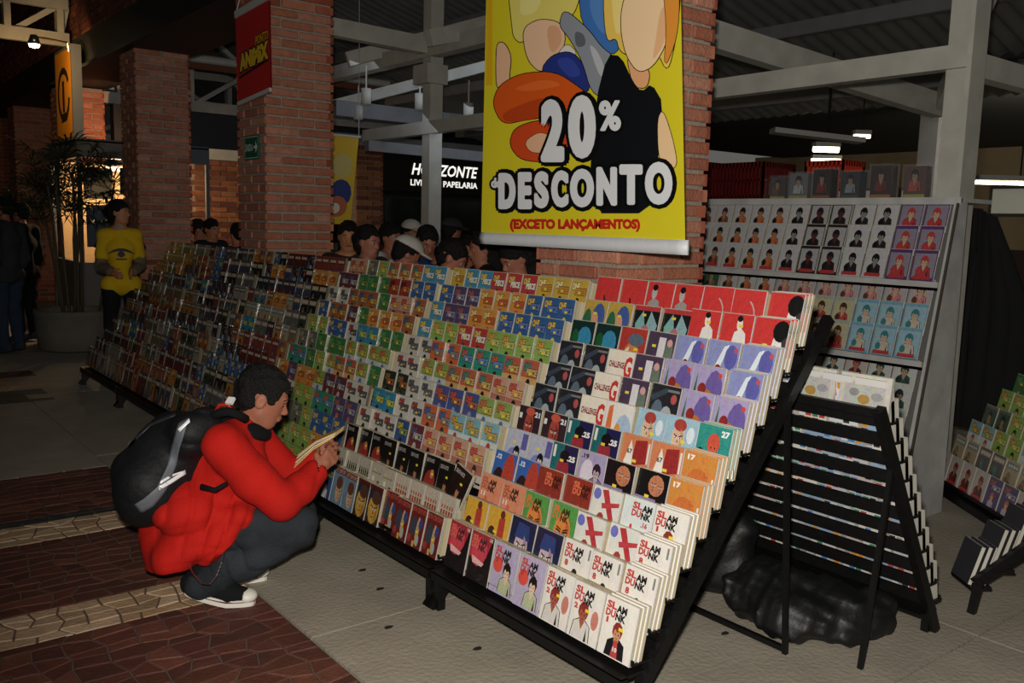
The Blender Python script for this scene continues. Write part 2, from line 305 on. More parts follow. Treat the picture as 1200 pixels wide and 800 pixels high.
def d_sp(a): a.poly([(.45,.25),(.55,.25),(.42,.6),(.36,.6)],'3a2020'); a.poly([(0,0),(1,0),(1,.12),(0,.14)],'7a1010'); stick(a,.62,.35)
D('SP','cc1f1c','red cover with small black mark', d_sp)
def d_sm(a): a.poly([(.05,.15),(.6,.2),(.5,.6),(.3,.66),(.1,.55)],'9a9894'); a.ell(.28,.76,.1,.13,'b8b4ac'); a.ell(.28,.88,.1,.07,'151515'); a.poly([(.4,.3),(.95,.2),(.95,.12),(.4,.15)],'151515'); a.rect(0,0,1,.1,'7a1010')
D('SM','cc1f1c','red cover with grey seated man', d_sm)
def d_sl(a):
    pts = [(.3+.45*math.sin(t), .5-.36*math.cos(t)) for t in [i*.28 for i in range(10)]]
    for p, q in zip(pts, pts[1:]): a.poly([p, q, (q[0]-.04, q[1]-.01), (p[0]-.04, p[1]-.01)], 'b8b0a8'); a.k -= .9
    a.k += 1
    stick(a,.7,.22)
D('SL','cc1f1c','red cover with curved grey line', d_sl)
def d_cr(a):
    for i in range(5): a.rect(.08+i*.17,.38,.19+i*.17,.62,'3c3a34'); a.ell(.135+i*.17,.66,.04,.05,'4a3a30',8)
    a.rect(.1,.25,.8,.28,'9a6a50')
D('CR','bcb39c','cream wide card with small figures', d_cr)
def d_cr2(a):
    for i in range(5): a.rect(.08+i*.17,.35,.19+i*.17,.58,'9a2c24'); a.rect(.09+i*.17,.62,.18+i*.17,.72,'b05a48')
D('CR2','c2b8a2','cream wide card with red squares', d_cr2)
def d_cn(a): a.text('2',.6,.15,.85,.5,'2a2620',.0); a.rect(.2,.4,.35,.6,'e4e0d4'); stick(a,.3,.8); a.rect(.1,.7,.8,.73,'8a8270')
D('CN','bdb49e','cream card with number 2', d_cn)
def d_dn(a): fig(a,.55,.02,.55,'b87850','2a1410','6a1418'); a.text('DEATH NOTE',.08,.8,.6,.9,'b8b4ac',.02); stick(a,.6,.62)
D('DN','15130f','black cover with pale face', d_dn)
def d_dr(a): a.ell(.5,.35,.36,.3,'9a1c14'); a.ell(.6,.55,.12,.12,'c08050'); a.text('DEATH NOTE',.08,.82,.6,.92,'b8b4ac',.02); stick(a,.62,.55)
D('DR','15110f','black cover with crimson figure', d_dr)
def d_gf(a): a.ell(.6,.35,.24,.3,'d0a480'); face(a,.62,.3,.22,.26,'4a3020','b88a68'); a.ell(.6,.6,.26,.18,'6a3a24'); a.rect(0,.84,1,1,'6c2018'); a.text('21ST CENTURY',.05,.86,.95,.97,'c8a090',.03)
D('GF','6c8a9c','grey blue cover with brown haired head', d_gf)
def d_yf(a): a.ell(.5,.4,.4,.4,'c99a34'); face(a,.52,.36,.36,.36,'5a3a14','a87a20'); a.ell(.6,.7,.35,.18,'54382a'); a.rect(0,.9,1,1,'5a1812'); a.ell(.2,.75,.12,.12,'20304a')
D('YF','3c2a1e','brown cover with a big yellow face', d_yf)
def d_mr(a): a.ell(.3,.5,.2,.24,'3a4450'); a.ell(.6,.42,.11,.34,'c9a070'); face(a,.6,.5,.1,.14); a.ell(.18,.2,.12,.1,'a03028'); a.rect(.4,.02,.55,.16,'c8a84a'); a.ell(.75,.6,.12,.14,'2a4a8a'); a.ell(.7,.2,.1,.14,'a8b0a8'); a.text('20TH CENTURY',.05,.84,.95,.96,'b84a38',.03); stick(a,.6,.4)
D('MR','6c1c18','maroon cover with colourful figures', d_mr)
# pirate comic: a lettered logo over a small figure
def logo(key, bg, top, c1, c2, figc, low, look):
    def fn(a):
        if top: a.rect(0,.55,1,1,top)
        if low: a.rect(0,0,1,.3,low)
        a.text('ONE', .08,.72,.5,.92,c1,.07,outline='2a2420',ow=.015); a.text('PIECE', .3,.6,.92,.78,c2,.07,outline='2a2420',ow=.015)
        hair, cl = figc
        fig(a,.5,.0,.52,'d8a57c',hair,cl,1.0); stick(a,.55,.66)
    D(key,bg,look,fn)
logo('A1','c9a52c',None,'e8dca0','c88a2c',('1a1510','e0ddd0'),None,'yellow cover with lettered logo')
logo('A2','3c8fb4',None,'e8c84a','e0e0d8',('b88a4c','d8d8d0'),'c8dce0','light blue cover with lettered logo')
logo('A3','b83028',None,'e0c060','e8e0d8',('6a3a20','3a3a3a'),'d8d4cc','red cover with lettered logo')
logo('A4','cf8a2a',None,'e8d080','c8542a',('c84a20','d8b060'),None,'orange cover with lettered logo')
logo('A5','2c5c94',None,'d8b84a','5a7ab8',('e0c040','1c2c40'),'b83a24','blue cover with striped figures')
logo('A6','8aac4c',None,'d8a03a','c8c86a',('2a2a20','c8ccb0'),None,'lime green cover with lettered logo')
logo('A7','2c8c74',None,'c85a3a','6a8ac0',('3a1c14','d8a050'),'a8382a','teal green cover with lettered logo')
logo('A8','c8602a',None,'4a6aa0','8a8a90',('3a2a20','c8b8a8'),'b0b0a8','orange cover with blue logo')
logo('A9','cac6bc',None,'a83a30','5a5a60',('1c1614','d8d4c8'),None,'white cover with red and grey logo')
logo('A10','c8c4ba',None,'585a5c','6a6a6a',('181412','e0dcd0'),None,'white cover with grey logo')
logo('A11','c2c8cc','8aa04c','c86a40','c8b84a',('5a6a90','7a8ab0'),'4a70a8','olive and blue cover with lettered logo')
logo('A12','cfa25c','b85838','4a8a7a','c8b060',('2a1814','d8b090'),None,'tan cover with a straw hat')
logo('A13','44508c',None,'c84a2c','b8623a',('8a90c0','c8c4d4'),'9a98c0','indigo cover with red logo')
logo('A14','3a4434','24302a','8a6a38','a8582c',('1c1a16','c8c4b4'),'c0bcae','black and white cover with gold logo')
logo('A15','c8d0cc','7ab0bc','d0a23a','c8a84a',('b02c24','d8d0c8'),None,'white and sky blue cover with gold logo')
logo('A16','28508c',None,'c8b83a','8a9a4c',('181818','d8d8d0'),None,'royal blue cover with yellow logo')
logo('A17','6c2c34',None,'5a5a7a','a8a8b0',('c0b0a0','8a1c20'),'5a1c24','dark red cover with grey logo')
logo('A18','b06a58','c89a80','c84a38','d8a058',('1c1c1c','d8d0c0'),'c8c0b0','peach cover with red logo')
logo('A19','347c40',None,'5aa058','7a9a4c',('8a5a3a','a8b88a'),None,'deep green cover with lettered logo')
logo('A20','2a84a8',None,'5ab0a0','c8c84a',('1a2a3a','3a8ab8'),None,'turquoise cover with lettered logo')
logo('A21','a02c24',None,'6c1c18','c8702a',('8a3a20','c86a30'),None,'crimson cover with dark logo')
logo('A22','a85c2a',None,'3c6a8a','c8a04a',('3a2a1c','b88a5a'),None,'rust cover with lettered logo')
logo('A23','6a6a5c',None,'a8a47a','8a8a80',('2a2a28','a8a498'),None,'grey olive cover with lettered logo')
logo('A24','52466c',None,'a85a50','9a90b0',('c85a3a','b8a8c0'),None,'purple cover with lettered logo')
# small darker volumes
pal = ['2a2c30','5a2420','34402c','7a6a50','8a3020','2c4a6a','a89878','1c1a1c','b07830','3c5a58','66605a','9a928a','6a1c1c','3a3248','a05a38','4a7a80']
nm = ['charcoal','maroon','moss green','khaki','brick red','steel blue','beige','black','amber','slate teal','taupe','pale grey','wine red','plum','copper','sea blue']
for i, c in enumerate(pal):
    def fn(a, i=i):
        q = random.Random(i*5+1); c1, c2, c3 = (pal[(i*7+k) % 16] for k in (5, 9, 3))
        a.rect(.08,.74,.92,.92,c1); [a.rect(.14+.19*j,.78,.29+.19*j,.88,'c8c0ac') for j in range(4)]
        fig(a,.35+.3*q.random(),.02,.6,'a87a58',c2,c3); a.ell(.2+.6*q.random(),.3,.14,.16,c2)
    D('M%d' % i, c, nm[i]+' cover with a small bust', fn)
# magazines on the white shelves
def mag(key, bg, look, c1, c2, c3, c4):
    def fn(a):
        a.rect(.05,.1,.95,.9,c1) if c1 else None
        fig(a,.5,.12,.7,c4,c2,c3); a.rect(.12,.04,.85,.16,'b02a28'); a.ell(.3,.3,.12,.12,c2)
    D(key,bg,look,fn)
mag('G1','b4b4b4','white cover with brown figures',None,'3a2420','8a4a34','b07a58')
mag('G2','b8b8b8','white cover with orange and black figure',None,'1c1a1a','c0602a','b07a50')
mag('G3','2a2426','black cover with white corners','a8a8a8','1c1c1c','2a2020','5a2a2a')
mag('G4','bcbcbc','white cover with black armed figure',None,'141416','2a2426','8a8684')
mag('G5','54306c','violet cover with red cloaked figure','8a8494','b03038','b02a2c','c0a888')
mag('G6','8ca0a8','pale cover with pink and green figure','b0a0a0','5a3a2c','c07a7a','c8a080')
mag('G7','6aa0b8','light blue cover with teal haired figure','90b4c0','2c7a7c','c0b8a8','c8a890')
mag('G8','a0a89c','grey cover with a brown haired girl','b8b48c','4a2c1c','b83a30','c8a080')
mag('G9','6c6c64','dim cover with green panels','3c5a44','2a2a24','7a6a4c','a08060')
mag('G10','b0a8a0','white cover with red lettering',None,'7a1c1c','5a2420','a86a50')
mag('G11','b8bcb8','white cover with small samurai',None,'1c2c28','2c4a44','a88a6c')

def cover_mesh(key, w, h, t=.016, seam_glint=True):
    nme = 'cover_'+key
    bg, look, fn = DESIGN[key]; mb = MB()
    c = lin(bg); pg = lin('b5a98c' if seam_glint else '6a6252')
    x0, x1 = -w/2, w/2
    vs = [(x0,0,0),(x1,0,0),(x1,t,0),(x0,t,0),(x0,0,h),(x1,0,h),(x1,t,h),(x0,t,h)]
    for f, cc in (((0,1,5,4), c), ((2,3,7,6), c), ((4,5,6,7), pg), ((0,3,2,1), pg), ((1,2,6,5), pg), ((3,0,4,7), c)):
        mb.add([vs[i] for i in f], [(0,1,2,3)], cc)
    a = Art(mb, lambda u, v, k: (x0+u*w, -.00012*k, v*h)); fn(a)
    if seam_glint: mb.box((x1,-.002,0),(x1+.0035,-.0005,h),'c9cacb'); mb.box((x0,-.0022,h),(x1,.002,h+.003),'b4aea0')  # plastic sleeve edges, their white highlight streaks put into the pale colour
    return mb.mesh(nme, PRINT)
CM = {}
def cov(key, w, h, seam_glint=True):
    k = (key, round(w, 3), round(h, 3), seam_glint)
    if k not in CM: CM[k] = cover_mesh(key, w, h, .016, seam_glint)
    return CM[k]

# ------------------------------------------------------------------ the floor: concrete slabs and stone mosaic bands
fl = obj('floor', MB().box((-8,-3,-.12),(24,26,-.014)), mat('joint_dirt','2c2924',.95)); struct(fl)
xs = [1.43, 3.6, 6.4, 9.5, 14, 24]; ys = [-3, 1.5, 3.0, 4.5, 6.2, 8.6, 11.2, 14, 18, 26]
for i in range(len(xs)-1):
    for j in range(len(ys)-1):
        obj('slab', MB().box((xs[i]+.004,ys[j]+.004,-.05),(xs[i+1]-.004,ys[j+1]-.004,0)), CONC, fl)
for a, b in ((-3,2.2),(5.92,8.32),(10.6,14),(14,26)):
    obj('slab', MB().box((-8,a+.004,-.05),(1.426,b-.004,0)), CONC, fl)
for b in range(3): obj('slab', MB().box((1.43+.0, 8.33+b, -.01),(1.44,9.3+b,-.005)), CONC, fl) if False else None
STONE_R = mat('red_stone', rough=.75, rnd=['48261c','603224','52291f','6e4030','4c281f','58301f'], noise=(14,.7), bump=.5, bscale=60)
STONE_C = mat('cream_stone', rough=.8, rnd=['b79b7c','9c8063','c7ad8e','aa8a68','bfa283'], noise=(14,.75), bump=.5, bscale=60)
STONE_D = mat('dark_stone', rough=.8, rnd=['1e201d','2b2d28','242622'], noise=(14,.7), bump=.5, bscale=60)
def mosaic(y0, y1, x0, x1, sx, sy, m, idx, limit=300):
    base = struct(obj('trim_%d' % idx, MB().box((x0,y0,-.05),(x1,y1,-.004)), mat('grout','5c4c40',.95,noise=(20,.7))))
    ny = max(1, round((y1-y0)/sy)); nx = max(1, round((x1-x0)/sx)); dx = (x1-x0)/nx; dy = (y1-y0)/ny
    rr = random.Random(idx)
    g = [[(x0+i*dx+(0 if i in (0,nx) else rr.uniform(-.27,.27)*dx), y0+j*dy+(0 if j in (0,ny) else rr.uniform(-.3,.3)*dy)+0) for i in range(nx+1)] for j in range(ny+1)]
    done = set(); cells = []
    for j in range(ny):
        for i in range(nx):
            if (i,j) in done: continue
            i2, j2 = i+1, j+1
            if rr.random() < .14 and i+1 < nx: done.add((i+1,j)); i2 += 1
            q = [g[j][i], g[j][i2], g[j2][i2], g[j2][i]]
            if i2 == i+2: q = [g[j][i], g[j][i+1], g[j][i2], g[j2][i2], g[j2][i+1], g[j2][i]]
            cells.append(q)
    cells.sort(key=lambda q: (q[0][0]-0)**2+(q[0][1])**2)
    rest = MB()
    for n, q in enumerate(cells):
        cx = sum(p[0] for p in q)/len(q); cy = sum(p[1] for p in q)/len(q)
        mb = MB() if n < limit else rest; z = rr.uniform(-.001,.002); k = len(q)
        def ins(p, e):
            d = math.hypot(p[0]-cx, p[1]-cy); f = max(0, 1-e/d); return (cx+(p[0]-cx)*f, cy+(p[1]-cy)*f)
        o1 = [ins(p,.0045) for p in q]; o2 = [ins(p,.010) for p in q]
        vs = [(*p,-.006) for p in o1]+[(*p,z-.003) for p in o1]+[(*p,z) for p in o2]
        fs = [tuple(range(2*k,3*k))]
        for a in range(k):
            b = (a+1) % k; fs += [(a,b,k+b,k+a),(k+a,k+b,2*k+b,2*k+a)]
        mb.add(vs, fs)
        if n < limit: obj('stone', mb, m, base)
    if rest.f: tag(obj('stone_infill', rest, m, base), kind='stuff')
X1 = 1.426
mosaic(2.2,3.54,.25,X1,.105,.078,STONE_R,1)
mosaic(3.54,3.83,.25,X1,.09,.072,STONE_C,2)
mosaic(3.83,4.68,.1,X1,.10,.077,STONE_R,3)
mosaic(4.68,4.97,.1,X1,.10,.072,STONE_C,4)
mosaic(4.97,5.07,.1,X1,.10,.05,STONE_D,5)
mosaic(5.07,5.92,.1,X1,.12,.085,STONE_R,6)
mosaic(8.32,8.92,.4,1.62,.3,.15,STONE_D,7)
mosaic(8.92,9.65,.4,1.68,.3,.18,STONE_C,8)
mosaic(9.65,10.6,.4,1.72,.3,.19,STONE_R,9)
for y0, y1, x0 in ((2.2,5.92,.1),(8.32,10.6,.4)): obj('slab', MB().box((-8,y0+.004,-.05),(x0-.004,y1-.004,0)), CONC, fl)

# ------------------------------------------------------------------ brick pillars of the arcade
BL, BH, BG, PW = .279, .060, .018, .60
def brick_mesh(l, d=.06, nm='brick'):
    bm = bmesh.new(); bmesh.ops.create_cube(bm, size=1)
    bmesh.ops.scale(bm, vec=(l, d, BH), verts=bm.verts)
    bmesh.ops.bevel(bm, geom=bm.edges[:], offset=.007, segments=1, affect='EDGES')
    me = bpy.data.meshes.new(nm); bm.to_mesh(me); bm.free(); me.materials.append(BRICK); return me
BF = brick_mesh(BL); BHF = brick_mesh(.135); BC = brick_mesh(.135)
def pillar(y, z0, z1, label, top):
    t = thing('brick_pillar', label, 'pillar', (3.0+PW/2, y+PW/2, 0), 0, 'brick pillars of the arcade')
    h = PW/2
    obj('mortar_core', MB().box((-h+.014,-h+.014,0),(h-.014,h-.014,top)), MORTAR, t)
    stuff = MB(); n = int(top/(BH+BG)); rr = random.Random(int(y*10))
    for j in range(n):
        z = j*(BH+BG)+BH/2+.004; vis = z0 < z < z1
        for face in range(4):
            seq = [(BL,0),(BL,BL+BG)] if (j+face) % 2 == 0 else [(.132,0),(BL,.150),(.135,.447)]
            if (j+face) % 2 == 0: seq = [(BL+.005,.0),(BL+.005,BL+BG+.005)]
            for l, s in seq:
                c = -h+s+l/2; off = h-.026+rr.uniform(-.004,.005)
                ps = {0:(-off,c), 1:(c,-off), 2:(off,c), 3:(c,off)}[face]; rz = (math.pi/2 if face in (0,2) else 0)+rr.uniform(-.012,.012)
                if vis and face < 2:
                    o = link('brick', BF if l > .2 else BHF, t, (ps[0],ps[1],z+rr.uniform(-.002,.002)), (0,0,rz)); o.scale = (1 if l < .2 else (l-.002)/BL, 1, rr.uniform(.94,1.03))
                else:
                    stuff.M = Matrix.Translation((ps[0],ps[1],z)) @ Matrix.Rotation(rz,4,'Z')
                    stuff.box((-l/2,-.03,-BH/2),(l/2,.03,BH/2), rr.choice(['8f4a33','b5654a','a4523a','c07a5e','9a4e38']))
    tag(obj('brick_courses', stuff, BRICKF, t), kind='stuff')
    return t
pillar(3.006,1.2,2.9,'nearest brick pillar, standing behind the yellow banner',4.2)
pillar(7.10,1.25,3.3,'brick pillar carrying the red hanging sign and the green exit sign',4.2)
pillar(10.68,1.1,3.45,'brick pillar just behind the woman in the yellow shirt',3.45)
pillar(14.42,2.4,3.45,'brick pillar behind the yellow box sign and kiosk',3.4)
pillar(17.98,1.0,3.5,'farthest brick pillar, left of the yellow box sign',3.45)
# brick wall carried by the arcade, with its steel lintel
wa = struct(obj('wall_arcade', MB().box((3.03,7.75,3.86),(3.57,22,5.6)), MORTAR))
sb = MB(); rr = random.Random(3)
for j in range(21):
    z = 3.87+j*.079; y = 7.7+(.15 if j % 2 else 0)
    while y < 21.8:
        sb.box((2.995+rr.uniform(-.004,.004),y,z),(3.05,y+BL,z+BH), rr.choice(['6f3a2a','85492f','7a4030','94563c'])); y += BL+BG
tag(obj('brick_courses', sb, BRICKF, wa), kind='stuff')
obj('lintel', MB().box((2.96,7.72,3.44),(3.62,22,3.86)).box((2.90,7.72,3.42),(3.68,22,3.46)), STEEL, wa)
end = struct(obj('wall_end', MB().box((-8,20.6,0),(3.6,20.9,6)), MORTAR))
sb = MB()
for j in range(50):
    x = -.5+(.15 if j % 2 else 0)
    while x < 3.5: sb.box((x,20.56,.01+j*.079),(x+BL,20.62,.076+j*.079), rr.choice(['8f4a33','a5553a','94482f'])); x += BL+BG
tag(obj('brick_courses', sb, BRICKF, end), kind='stuff')
struct(obj('wall_left', MB().box((-8.2,-3,0),(-8,21,6)), mat('grey_plaster','4a4844',.9)))
struct(obj('ceiling', MB().box((-8,-1.5,5.6),(3.6,22,5.7)), mat('dark_ceiling','1a1815',.9)))

# ------------------------------------------------------------------ timber frame and corrugated roof of the hall
def timber(name, label, cat, bars, group=None, m=WHITEWOOD):
    t = thing(name, label, cat, bars[0][0], 0, group); o = Vector(bars[0][0])
    for i, bdef in enumerate(bars):
        p, q, wd, hh = bdef[:4]; nmn = bdef[4] if len(bdef) > 4 else 'beam'
        obj(nmn, MB().bar(Vector(p)-o, Vector(q)-o, wd, hh), m, t)
    return t
timber('hall_post','white steel post beside the white magazine shelves','post',[((5.47,2.66,0),(5.47,2.66,4.5),.15,.17,'post'),((5.36,2.585,0),(5.36,2.585,4.5),.03,.03,'flange')], 'white posts of the hall')
timber('hall_post','white wooden post in front of the dark bookshop sign','post',[((5.45,8.40,0),(5.45,8.40,4.5),.15,.16,'post'),((5.43,8.42,3.06),(5.43,8.42,3.26),.29,.26,'bracket')], 'white posts of the hall')
timber('tie_beam','long white beam crossing above the white magazine shelves','beam',[((5.40,2.60,2.625),(5.40,9.78,2.595),.10,.135)],'white beams of the hall')
timber('tie_beam','long white beam high behind the second brick pillar','beam',[((5.42,6.4,3.42),(5.42,13.6,3.42),.14,.16)],'white beams of the hall')
timber('cross_beam','white cross beam from the second brick pillar to the post','beam',[((3.6,8.42,3.50),(5.35,8.42,3.46),.12,.17)],'white beams of the hall')
timber('cross_beam','white beam running right from the post beside the shelves','beam',[((5.56,2.68,2.60),(9.5,2.68,2.60),.10,.14)],'white beams of the hall')
timber('roof_brace','slanting grey brace under the roof right of the banner','beam',[((5.2,4.6,3.05),(8.2,4.2,2.75),.12,.2),((6.4,2.9,3.5),(8.2,4.2,2.75),.1,.16)],'grey roof timbers')
timber('roof_brace','slanting grey brace rising behind the second brick pillar','beam',[((5.0,9.5,3.4),(7.5,8.6,4.3),.1,.16),((5.0,7.8,3.4),(8.5,8.0,4.4),.1,.16),((5.4,11.5,3.0),(8.0,10.0,3.9),.1,.14)],'grey roof timbers')
timber('hall_beams','far row of grey beams above the bookshop front','beam',[((5.6,11.0,3.05),(12,11.0,3.05),.12,.2),((6.2,12.6,2.82),(13,12.6,2.82),.12,.16),((5.2,9.4,2.45),(11,9.4,2.38),.1,.12)],'grey roof timbers', mat('grey_wood','77777a',.7,noise=(5,.8)))
def truss(y, x0, x1, z0, z1, step, label, low=True):
    t = thing('roof_truss', label, 'truss', (x0,y,z0), 0, 'white roof trusses'); d = x1-x0
    for z, hh in ((0,.17),((z1-z0)*.52,.16),(z1-z0,.16)): obj('chord', MB().bar((0,0,z),(d,0,z),.08,hh), WHITEWOOD, t)
    x = .25; k = 0
    while x < d:
        obj('strut', MB().bar((x,.05,0),(x,.05,z1-z0),.16,.08), WHITEWOOD, t)
        obj('brace', MB().bar((x,.1,(z1-z0)*.0),(min(x+step,d),.1,(z1-z0)*.5),.07,.11,up=(0,1,0)), WHITEWOOD, t)
        obj('brace', MB().bar((x,.1,z1-z0),(min(x+step*.8,d),.1,(z1-z0)*.52),.07,.11,up=(0,1,0)), WHITEWOOD, t)
        x += step; k += 1
truss(14.9,3.7,9,3.35,4.75,1.1,'white lattice truss seen between the two left brick pillars')
truss(17.2,3.7,8,2.9,4.2,1.3,'white lattice truss farthest back, left of the second pillar')
truss(13.4,-3,2.93,3.86,4.75,.62,'white lattice truss at top left above the lamp')
obj_ = thing('ceiling_pipe','grey pipe with rusty underside running behind the red sign','pipe',(3.7,13.2,3.82))
obj('pipe', MB().tube([(0,0,0),(4,0,0)],.06,10), WHITEWOOD, obj_); obj('sleeve', MB().bar((0,0,-.11),(4,0,-.11),.1,.08), mat('rust','6a3a24',.8), obj_)
# corrugated roof, one sheet for each slope
def corr(x0, z0, x1, z1, y0, y1, col, name='roof_sheet', step=.045):
    mb = MB(); n = int((y1-y0)/step); vs = []; fs = []
    for i in range(n+1):
        y = y0+i*step; dz = .03*math.sin(i*math.pi/2)
        vs += [(x0,y,z0+dz),(x1,y,z1+dz)]
    for i in range(n): fs.append((2*i,2*i+1,2*i+3,2*i+2))
    mb.add(vs, fs); return obj(name, mb, mat('corrugated_sheet',col,.6,.2,noise=(2,.7)), None, True)
struct(corr(3.55,5.1,10.5,3.15,-1,20,'6e706e','ceiling_roof'))
struct(corr(10.5,3.15,18,5.2,-1,20,'6e706e','ceiling_roof_far'))
timber('purlin','grey purlins under the corrugated roof','beam',[((5.2+1.5*i,-.5,4.5-.42*i),(5.2+1.5*i,14.1,4.5-.42*i),.08,.14,'purlin') for i in range(4)],'grey roof timbers', mat('grey_wood'))

# ------------------------------------------------------------------ the hall behind: low dark ceiling, pale far wall, shop front
struct(obj('ceiling_low', MB().box((9.6,-3,3.36),(19,13.4,3.42)), mat('dark_board','1d1e1e',.75,noise=(1.5,.6))))
cw = mat('cream_wall','8a7a5e',.8,noise=(1.2,.7))
fw = struct(obj('wall_far', MB().box((18.8,-6,0),(19,14.2,3.4)), cw))
struct(obj('wall_near_right', MB().box((18.8,-6.2,0),(5.5,-6,5)), DARK))
for i in range(9):
    y = -4.5+i*1.9
    f = struct(obj('window_%d' % (i+1), MB().box((18.72,y,2.0),(18.79,y+1.5,2.6)), mat('window_frame','3c3a36',.6)))
    obj('pane', MB().box((18.70,y+.06,2.06),(18.73,y+.7,2.54)).box((18.70,y+.8,2.06),(18.73,y+1.44,2.54)), mat('bright_pane','c8ccc4',.2,emit='b8bcb0',es=.1), f)
struct(obj('baseboard_far', MB().box((18.6,-6,0),(18.78,14,1.35)), mat('dark_counter','2a1512',.6)))
for i in range(4):
    x = 12+i*1.9
    timber('far_column','grey column %s' % ['left of the far lamps','behind the wrapped packs','right of the far lamps','far right beyond the post'][i],'column',[((x,6.2-i*1.6,0),(x,6.2-i*1.6,3.36),.25,.25,'shaft')],'grey columns of the far hall',mat('grey_wood'))
for i, (px, py, d, l, wdt) in enumerate([(968,175,10,.28,.1),(968,188,13,.42,.08),(1195,215,9,1.15,.05),(1010,160,11,.2,.06)]):
    p = P(px,py,d); t = thing('ceiling_lamp',['small bright lamp over the wrapped packs','long thin lamp just under the small bright lamp','long fluorescent tube at the right edge of the hall','dim lamp right of the small bright lamp'][i],'lamp',p,0,'lamps of the far hall')
    dirr = Vector((.785,-.62,0))*l/2
    obj('housing', MB().bar(-dirr+Vector((0,0,.05)),dirr+Vector((0,0,.05)),wdt+.04,.05), mat('lamp_housing','a0a09a',.5), t)
    obj('tube', MB().tube([-dirr,dirr],wdt/3,8), mat('lamp_tube','ffffff',.5,emit='fff0cc',es=[9,4,2.0,1][i] if i == 0 else 4), t)
    obj('hanger', MB().bar((0,0,.05),(0,0,3.36-p.z),.012), STEEL, t)
# fluorescent batten (unlit) hanging under the dark ceiling
t = thing('ceiling_batten','unlit grey batten lamp hanging above the red crate','lamp',P(970,163,9)); a = P(905,153,9)-P(970,163,9); b = P(1010,165,9)-P(970,163,9)
obj('batten', MB().bar(a,b,.22,.05), mat('lamp_housing'), t); obj('hanger', MB().bar((0,0,0),(0,0,3.36-t.location.z),.012), STEEL, t)
# bookshop front
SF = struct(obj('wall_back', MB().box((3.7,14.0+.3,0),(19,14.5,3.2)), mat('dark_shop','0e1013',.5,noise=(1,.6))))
struct(obj('wall_back_low', MB().box((4.66,14.0,0),(6.55,14.25,2.46)), MORTAR))
sb = MB()
for j in range(31):
    x = 4.66+(.1 if j % 2 else 0)
    while x < 6.4: sb.box((x,13.96,.01+j*.079),(x+.24,14.02,.076+j*.079), rr.choice(['8a5236','a0633f','7a4630','b07048'])); x += .252
tag(obj('brick_courses', sb, BRICKF, bpy.data.objects['wall_back_low']), kind='stuff')
obj('coping', MB().box((4.6,13.9,2.46),(6.6,14.3,2.62)), WHITEWOOD, bpy.data.objects['wall_back_low'])
sb = MB(); pr = thing('brick_pier','far brick pier left of the bookshop sign','pillar',(7.35,13.4,0))
obj('mortar_core', MB().box((-.22,-.2,0),(.22,.2,2.9)), MORTAR, pr)
for j in range(36):
    for s, l in (((-.24,.28),(.055,.185)) if j % 2 else ((-.24,.18),(-.045,.285))):
        sb.box((s,-.235,.005+j*.08),(s+l,-.19,.071+j*.08), rr.choice(['8a5236','a0633f','7a4630','b07048']))
tag(obj('brick_courses', sb, BRICKF, pr), kind='stuff')
sg = thing('shop_sign','black bookshop sign with white letters HORIZONTE LIVRARIA PAPELARIA','sign',(9.3,14.0,0))
obj('board', MB().box((-1.35,-.02,2.12),(2.2,.3,2.80)), mat('sign_black','0a0a0c',.4), sg)
GLOW = mat('glowing_letters','ffffff',.5,emit='f4f0e8',es=1.1)
for s, z0, z1, x0, x1 in (('HORIZONTE',2.43,2.64,-.66,.80),('LIVRARIA PAPELARIA',2.24,2.35,-.68,.80)):
    v, f = text(s,.02,.25 if z0 > 2.4 else 0); mb = MB(); mb.add([(x0+a*(x1-x0),-.03,z0+b*(z1-z0)) for a, b in v], f); obj('lettering', mb, GLOW, sg)
for i in range(7):
    x = 6.9+i*1.25
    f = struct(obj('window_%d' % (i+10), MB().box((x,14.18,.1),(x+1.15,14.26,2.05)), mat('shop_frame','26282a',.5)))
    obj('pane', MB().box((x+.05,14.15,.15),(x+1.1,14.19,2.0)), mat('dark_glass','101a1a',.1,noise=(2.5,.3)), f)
    for k in range(3): obj('poster', MB().box((x+.15+.3*k,14.13,.9+.1*k),(x+.36+.3*k,14.15,1.2+.12*k)), mat('poster_%d' % (k),['4a5a4c','5a5a58','37424e'][k],.6), f)
struct(obj('wall_hall_end', MB().box((3.7,20.6,0),(19,20.8,4.2)), mat('pale_wall','6c6f6a',.8)))

# hanging spotlights under the far beams
CANS = ['upper one left of the white post','just left of the white post','between the white post and the yellow banner','lower far one left of the white post','farthest one beside the yellow banner']
for px, py, d in ((429,113,10.5),(492,119,10.5),(549,130,10.5),(420,132,12),(575,130,12)):
    p = P(px,py,d); t = thing('ceiling_spot','white can lamp under the far beams, %s' % CANS.pop(0),'lamp',p,0,'can lamps under the far beams')
    obj('can', MB().lathe([(0,.09),(.06,.09),(.06,-.09),(.05,-.09),(.045,-.04),(0,-.04)],n=14), WHITEWOOD, t, True); obj('stem', MB().tube([(0,0,.09),(0,0,.35)],.01,6), WHITEWOOD, t)

